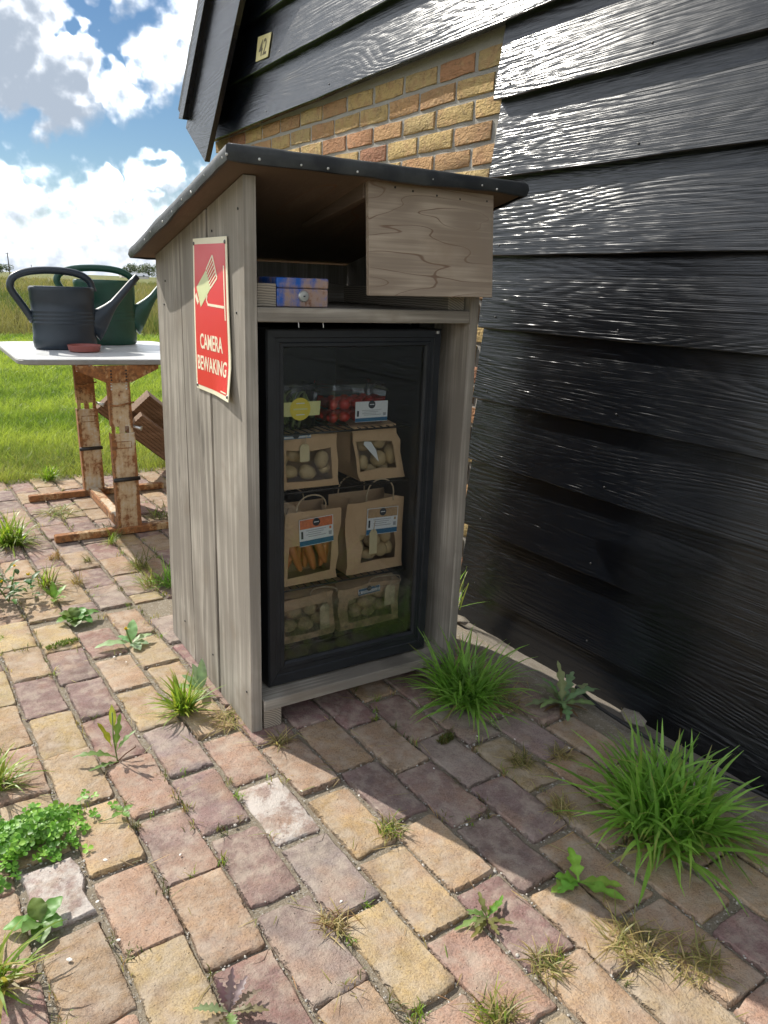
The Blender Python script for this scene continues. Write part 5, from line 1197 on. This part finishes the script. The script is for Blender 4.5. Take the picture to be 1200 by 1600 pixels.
# grit, moss and short grass in the joints (nobody could count it)
r = random.Random(31); joint = []
vis_b = [s for s in seen if s[0]]
def joint_pt():
    s = r.choice(vis_b[:260]); k = r.random()
    if k < .62: dx, dy = r.choice((-1, 1))*r.gauss(.0595, .0035), r.uniform(-.115, .115)
    else: dx, dy = r.uniform(-.055, .055), r.choice((-1, 1))*r.gauss(.113, .004)
    return s[2]+dx-.04*dy, s[3]+dy
ico = [(0,0,1), (.894,0,.447), (.276,.851,.447), (-.724,.526,.447), (-.724,-.526,.447), (.276,-.851,.447), (.724,.526,-.447), (-.276,.851,-.447), (-.894,0,-.447), (-.276,-.851,-.447), (.724,-.526,-.447), (0,0,-1)]
icf = [(0,1,2),(0,2,3),(0,3,4),(0,4,5),(0,5,1),(1,6,2),(2,7,3),(3,8,4),(4,9,5),(5,10,1),(2,6,7),(3,7,8),(4,8,9),(5,9,10),(1,10,6),(11,7,6),(11,8,7),(11,9,8),(11,10,9),(11,6,10)]
b = MB()
for i in range(6000):
    x, y = joint_pt(); s = r.uniform(.0008, .0023) if r.random() < .95 else r.uniform(.0026, .0044)
    q = (s*r.uniform(.7, 1.4), s*r.uniform(.7, 1.4), s*r.uniform(.5, .9)); a = r.uniform(0, 6.3); ca, sa = math.cos(a), math.sin(a); z0 = -.008+r.uniform(0, .006)
    b.add([(x+(vx*q[0]*ca-vy*q[1]*sa)*r.uniform(.85, 1.1), y+vx*q[0]*sa+vy*q[1]*ca, z0+vz*q[2]) for vx, vy, vz in ico], icf)
tag(obj('gravel', b, MAT['pebble'], fixn=False), 'fine pale grit lying in the joints of the paving', kind='stuff')
b = MB(); 
plain('white_stone', (.74, .71, .66), .7, var=.1, scale=80)
for i, (x, y, s) in enumerate(((-.437,-.285,.008), (-.475,-.39,.007), (-.462,-.50,.007), (-.30,-.345,.006), (.28,-.565,.007), (.01,-.28,.006), (-.545,-.50,.009), (-.19,.55,.006), (-.215,.60,.008), (.335,-.36,.005), (.52,-.30,.006), (.60,-.36,.005), (.70,-.46,.007), (.12,-.36,.005), (-.07,-.62,.006))):
    s *= .55; b = MB(); rr_ = random.Random(i); a = rr_.uniform(0, 3)
    b.add([(x+s*(vx*1.2*math.cos(a)-vy*.8*math.sin(a))*rr_.uniform(.8, 1.15), y+s*(vx*1.2*math.sin(a)+vy*.8*math.cos(a)), .002+s*.35*vz) for vx, vy, vz in ico], icf)
    tag(obj('pebble', b, MAT['white_stone'], origin=(x, y, 0), smooth=50), 'loose white pebble on the brick paving', 'pebble', 'white pebbles')
vs, fs, ts = [], [], []
for i in range(620):
    x, y = joint_pt(); pal = r.choice((G_OLIVE, G_YEL, G_DRY, G_DRY, G_OLIVE)); k = r.randrange(4, 14)
    if mnoise.noise((x*3.1, y*3.1, 4)) < -.05: continue
    for j in range(k): blade(vs, fs, ts, (x+r.gauss(0, .006), y+r.gauss(0, .008), -.006), r.uniform(0, 6.283), r.uniform(.006, .024), r.uniform(.0005, .0011), r.uniform(.2, 1.4), r.uniform(.2, 1.2), tuple(v*r.uniform(.7, 1.2) for v in r.choice(pal)), 3)
tag(tinted('joint_growth', vs, fs, ts, MAT['blade']), 'short moss and sprouting grass in the paving joints', kind='stuff')
vs, fs, ts = [], [], []
for i in range(520):
    x, y = joint_pt(); x += r.gauss(0, .01); y += r.gauss(0, .012)
    blade(vs, fs, ts, (x, y, .0035), r.uniform(0, 6.283), r.uniform(.012, .06), r.uniform(.0004, .0009), r.uniform(0, .12), r.uniform(-.05, .15), tuple(v*r.uniform(.8, 1.15) for v in r.choice(G_DRY)), 4)
tag(tinted('straw_litter', vs, fs, ts, MAT['blade']), 'bits of dry straw scattered over the paving', kind='stuff')

# cable along the wall
pts = []
for i in range(30):
    u = i/29; t = -.30-.75*u; pts.append(wp(t, .150+.02*math.sin(u*5)-.02*u, .014+.003*math.sin(u*9)+(.018*(1-u*8) if u < .12 else 0)))
tag(obj('power_cable', MB().tube(pts, .0055, 10), MAT['cable'], smooth=True, origin=pts[0]), 'black rubber cable lying at the foot of the wall', 'cable')
# loose stone in the strip
for (t, n, s, lab) in ((-.46, .085, .03, 'flat grey stone lying between cable and wall'), (.30, .10, .028, 'rough stone lump at the corner of the barn boards')):
    q = wp(t, n, .0); b = MB(); rr_ = random.Random(int(t*100)); b.add([(q[0]+vx*s*.9*rr_.uniform(.8, 1.2), q[1]+vy*s*1.5*rr_.uniform(.8, 1.2), vz*s*.5-.004) for vx, vy, vz in ico], icf)
    tag(obj('stone', b, MAT['cement_strip'], origin=q, smooth=50), lab, 'stone')

# ------------------------------------------------------------------ lawn, field and far things
rg = np.random.default_rng(5)
def blades_np(xy, h, w, tint, lean, z0=-.022):
    n = len(xy); a = rg.uniform(0, 2*np.pi, n); ca, sa = np.cos(a), np.sin(a); fa = rg.uniform(0, 2*np.pi, n)
    v = np.zeros((n, 6, 3), np.float32); dx, dy = np.cos(fa)*lean*h, np.sin(fa)*lean*h
    for i, (u, ww) in enumerate(((0, 1), (.55, .8), (1, .12))):
        cx = xy[:, 0]+dx*u*u; cy = xy[:, 1]+dy*u*u; z = z0+h*u*(1-.12*lean*u)
        for j, s in enumerate((-1, 1)):
            v[:, 2*i+j, 0] = cx+s*ca*w*ww; v[:, 2*i+j, 1] = cy+s*sa*w*ww; v[:, 2*i+j, 2] = z
    f = (np.arange(n)[:, None, None]*6+np.array([[0, 1, 3, 2], [2, 3, 5, 4]])[None]).reshape(-1, 4)
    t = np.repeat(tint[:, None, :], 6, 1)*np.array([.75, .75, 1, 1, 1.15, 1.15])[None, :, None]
    return v.reshape(-1, 3), f, t.reshape(-1, 3)
def polar(n, a0, a1, r0, r1, p=1.):
    az = np.radians(rg.uniform(a0, a1, n)); u = rg.uniform(0, 1, n); rr_ = r0*(r1/r0)**(u**p)
    return np.stack([CAM_POS[0]+rr_*np.cos(az), CAM_POS[1]+rr_*np.sin(az)], 1), rr_
def low(xy, s, k=0): return np.array([mnoise.noise((x*s, y*s, k)) for x, y in xy])
xy1, r1_ = polar(95000, 68, 90, 4.5, 16.6); xy2, r2_ = polar(26000, 58, 118, 4.5, 16.6)
xy = np.concatenate([xy1, xy2]); rr_ = np.concatenate([r1_, r2_])
k = (xy[:, 1] > np.array([lawn_edge(x) for x in xy[:, 0]])-.03*rg.random(len(xy))-.02) & (xy[:, 1] < 14.6) & ~((xy[:, 0] > .80) & (xy[:, 1] < 3.0))
xy, rr_ = xy[k], rr_[k]; n = len(xy)
nz = low(xy, 1.3); nz2 = low(xy, 5.0, 3)
mixv = np.clip(.5+nz*1.0+nz2*.5+rg.normal(0, .22, n), 0, 1)[:, None]
t = np.array([.125, .20, .03])*(1-mixv)+np.array([.34, .40, .075])*mixv
edge = np.clip(1.25-(xy[:, 1]-3.0)/1.2, 0, 1)[:, None]*rg.random((n, 1)); t = t*(1-edge*.75)+np.array([.30, .25, .12])*edge*.75
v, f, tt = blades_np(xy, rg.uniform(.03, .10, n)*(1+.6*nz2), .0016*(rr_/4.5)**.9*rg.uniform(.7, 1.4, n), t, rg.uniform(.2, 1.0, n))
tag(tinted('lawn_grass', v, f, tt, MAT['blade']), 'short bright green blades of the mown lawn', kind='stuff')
xy1, r1_ = polar(52000, 66, 92, 16.0, 120, .8); xy2, r2_ = polar(16000, 55, 125, 16.0, 120, .8)
xy = np.concatenate([xy1, xy2]); rr_ = np.concatenate([r1_, r2_]); k = xy[:, 1] > 14.3+.25*np.sin(xy[:, 0]*2.1); xy, rr_ = xy[k], rr_[k]; n = len(xy)
n1 = low(xy, .16, 1); n2 = low(xy, .55, 7); n3 = rg.normal(0, .2, n)
m1 = np.clip(.58+n1*1.9+n2*.9+n3, 0, 1)[:, None]; m2 = np.clip(.4+n2*1.5+n3, 0, 1)[:, None]
t = (np.array([.065, .09, .025])*(1-m1)+np.array([.26, .195, .105])*m1)*(1-m2*.5)+np.array([.105, .125, .035])*m2*.5
h = rg.uniform(.22, .66, n)*(1+.55*n2+.3*n1)*np.clip(.55+(xy[:, 1]-14.3)/5, .55, 1.15); h = np.minimum(h, 1.02)
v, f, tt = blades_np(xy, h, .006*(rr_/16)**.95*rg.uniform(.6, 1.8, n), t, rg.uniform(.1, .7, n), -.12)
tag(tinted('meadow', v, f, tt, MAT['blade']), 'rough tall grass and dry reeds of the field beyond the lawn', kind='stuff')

# unseen trees added on the left so the lower gloss boards mirror something dark
vs, fs, ts = [], [], []; r = random.Random(8)
for k in range(26):
    az = R(121+k*2.6+r.uniform(-.8, .8)); dd = r.uniform(34, 42); h = r.uniform(6.5, 9.0); cx, cy = CAM_POS[0]+dd*math.cos(az), CAM_POS[1]+dd*math.sin(az)
    cl = [(cx+r.gauss(0, 1.2), cy+r.gauss(0, 1.2), r.uniform(.8, h-1.2), r.uniform(.8, 1.6)) for _ in range(9)]
    for i in range(420):
        c = r.choice(cl); d = Vector((r.gauss(0, 1), r.gauss(0, 1), r.gauss(0, .9))).normalized()*c[3]*r.uniform(.5, 1.05); p = Vector(c[:3])+d
        a = Vector((r.gauss(0, 1), r.gauss(0, 1), r.gauss(0, 1))).normalized(); e = a.orthogonal().normalized(); s = r.uniform(.22, .42); o = len(vs)
        vs += [p-a*s, p+e*s*.7, p+a*s, p-e*s*.7]; ts += [tuple(v*r.uniform(.7, 1.3) for v in (.04, .065, .025))]*4; fs.append((o, o+1, o+2, o+3))
tag(tinted('reflection_trees', vs, fs, ts, MAT['leaf']), 'belt of dark trees on the left side of the yard', kind='stuff')
def far(az, dist): return (CAM_POS[0]+dist*math.cos(R(az)), CAM_POS[1]+dist*math.sin(R(az)))
def tree(az, dist, h, wd, seed, label):
    x, y = far(az, dist); t = thing('tree', (x, y, -.12), label, 'tree', 'far trees on the horizon'); r = random.Random(seed)
    b = MB(); b.tube([(x, y, -.12), (x+.1, y, h*.3), (x-.1, y, h*.6)], [h*.035, h*.028, h*.012], 8)
    for k in range(4): a = k*1.6; b.tube([(x, y, h*.3), (x+wd*.3*math.cos(a), y+wd*.3*math.sin(a), h*.62)], [h*.016, h*.006], 6)
    obj('trunk', b, MAT['bark'], t)
    cl = [(r.gauss(0, wd*.27), r.gauss(0, wd*.27), h*(.52+r.uniform(-.26, .30)), wd*r.uniform(.13, .26)) for _ in range(20)]; vs, fs, ts = [], [], []
    for i in range(1500):
        c = r.choice(cl); d = Vector((r.gauss(0, 1), r.gauss(0, 1), r.gauss(0, .8))).normalized()*c[3]*r.uniform(.6, 1.05); p = Vector((x+c[0], y+c[1], c[2]))+d
        if p.z > h: continue
        a = Vector((r.gauss(0, 1), r.gauss(0, 1), r.gauss(0, 1))).normalized(); e = a.orthogonal().normalized(); s = wd*.035*r.uniform(.6, 1.4); o = len(vs); tc = tuple(v*r.uniform(.7, 1.25) for v in (.065, .095, .04))
        vs += [p-a*s, p+e*s*.6, p+a*s, p-e*s*.6]; ts += [tc]*4; fs.append((o, o+1, o+2, o+3))
    tinted('crown', vs, fs, ts, MAT['leaf'], parent=t)
tree(75.95, 520, 9.4, 9, 1, 'leftmost far round tree beside the cabinet edge'); tree(75.35, 540, 9.0, 9, 2, 'middle far tree left of the cabinet edge'); tree(74.75, 520, 9.6, 10, 3, 'far tree partly hidden by the cabinet edge'); tree(84.1, 600, 6.0, 12, 4, 'distant shrubby tree at the left end of the horizon')
tree(74.1, 530, 9.5, 10, 5, 'far tree hidden behind the cabinet')
for az, dist, h, lab in ((83.45, 330, 8.0, 'taller utility pole on the left horizon'), (82.1, 620, 6.5, 'short far pole above the navy can handle')):
    x, y = far(az, dist); t = thing('utility_pole', (x, y, -.12), lab, 'pole', 'far poles')
    obj('pole', MB().tube([(x+.25, y, -.12), (x, y, h)], [.22, .16], 8), MAT['pole_wood'], t); obj('crossarm', MB().tube([(x-.7, y, h-.5), (x+.7, y, h-.5)], .09, 6), MAT['pole_wood'], t)
def house(az, dist, w, d, hw, hr, roofm, label):
    x, y = far(az, dist); t = thing('farmhouse', (x, y, -.12), label, 'house', 'far farm buildings'); b = MB(); b.box(x-w/2, x+w/2, y-d/2, y+d/2, -.12, hw); b.add([(x-w/2, y-d/2, hw), (x-w/2, y+d/2, hw), (x-w/2, y, hr)], [(0, 1, 2)]); b.add([(x+w/2, y-d/2, hw), (x+w/2, y+d/2, hw), (x+w/2, y, hr)], [(0, 1, 2)]); obj('wall', b, MAT['far_wall'], t)
    b = MB(); o = .35
    for s in (-1, 1): b.hexa([(x-w/2-o, y+s*(d/2+o), hw-.25), (x+w/2+o, y+s*(d/2+o), hw-.25), (x+w/2+o, y, hr+.02), (x-w/2-o, y, hr+.02), (x-w/2-o, y+s*(d/2+o), hw-.05), (x+w/2+o, y+s*(d/2+o), hw-.05), (x+w/2+o, y, hr+.22), (x-w/2-o, y, hr+.22)])
    rf = obj('roof', b, MAT[roofm], t); b = MB(); b.box(x-.3, x+.3, y-.3, y+.3, hr-.2, hr+.8); obj('chimney', b, MAT['far_wall'], rf)
    for k in (-.25, .25): b = MB(); b.box(x+k*w-.5, x+k*w+.5, y-d/2-.06, y-d/2-.01, .9, 2.0); obj('window', b, MAT['pane'], t)
house(76.35, 620, 5, 7, 1.9, 4.4, 'far_roof', 'tiny far house with orange-red roof seen through the green can handle'); house(75.5, 480, 11, 8, 1.4, 2.6, 'far_roof_grey', 'low far shed with grey roof before the trees'); house(79.6, 560, 12, 8, 1.4, 2.8, 'far_roof_grey', 'far dark-roofed farm seen through the navy can handle')
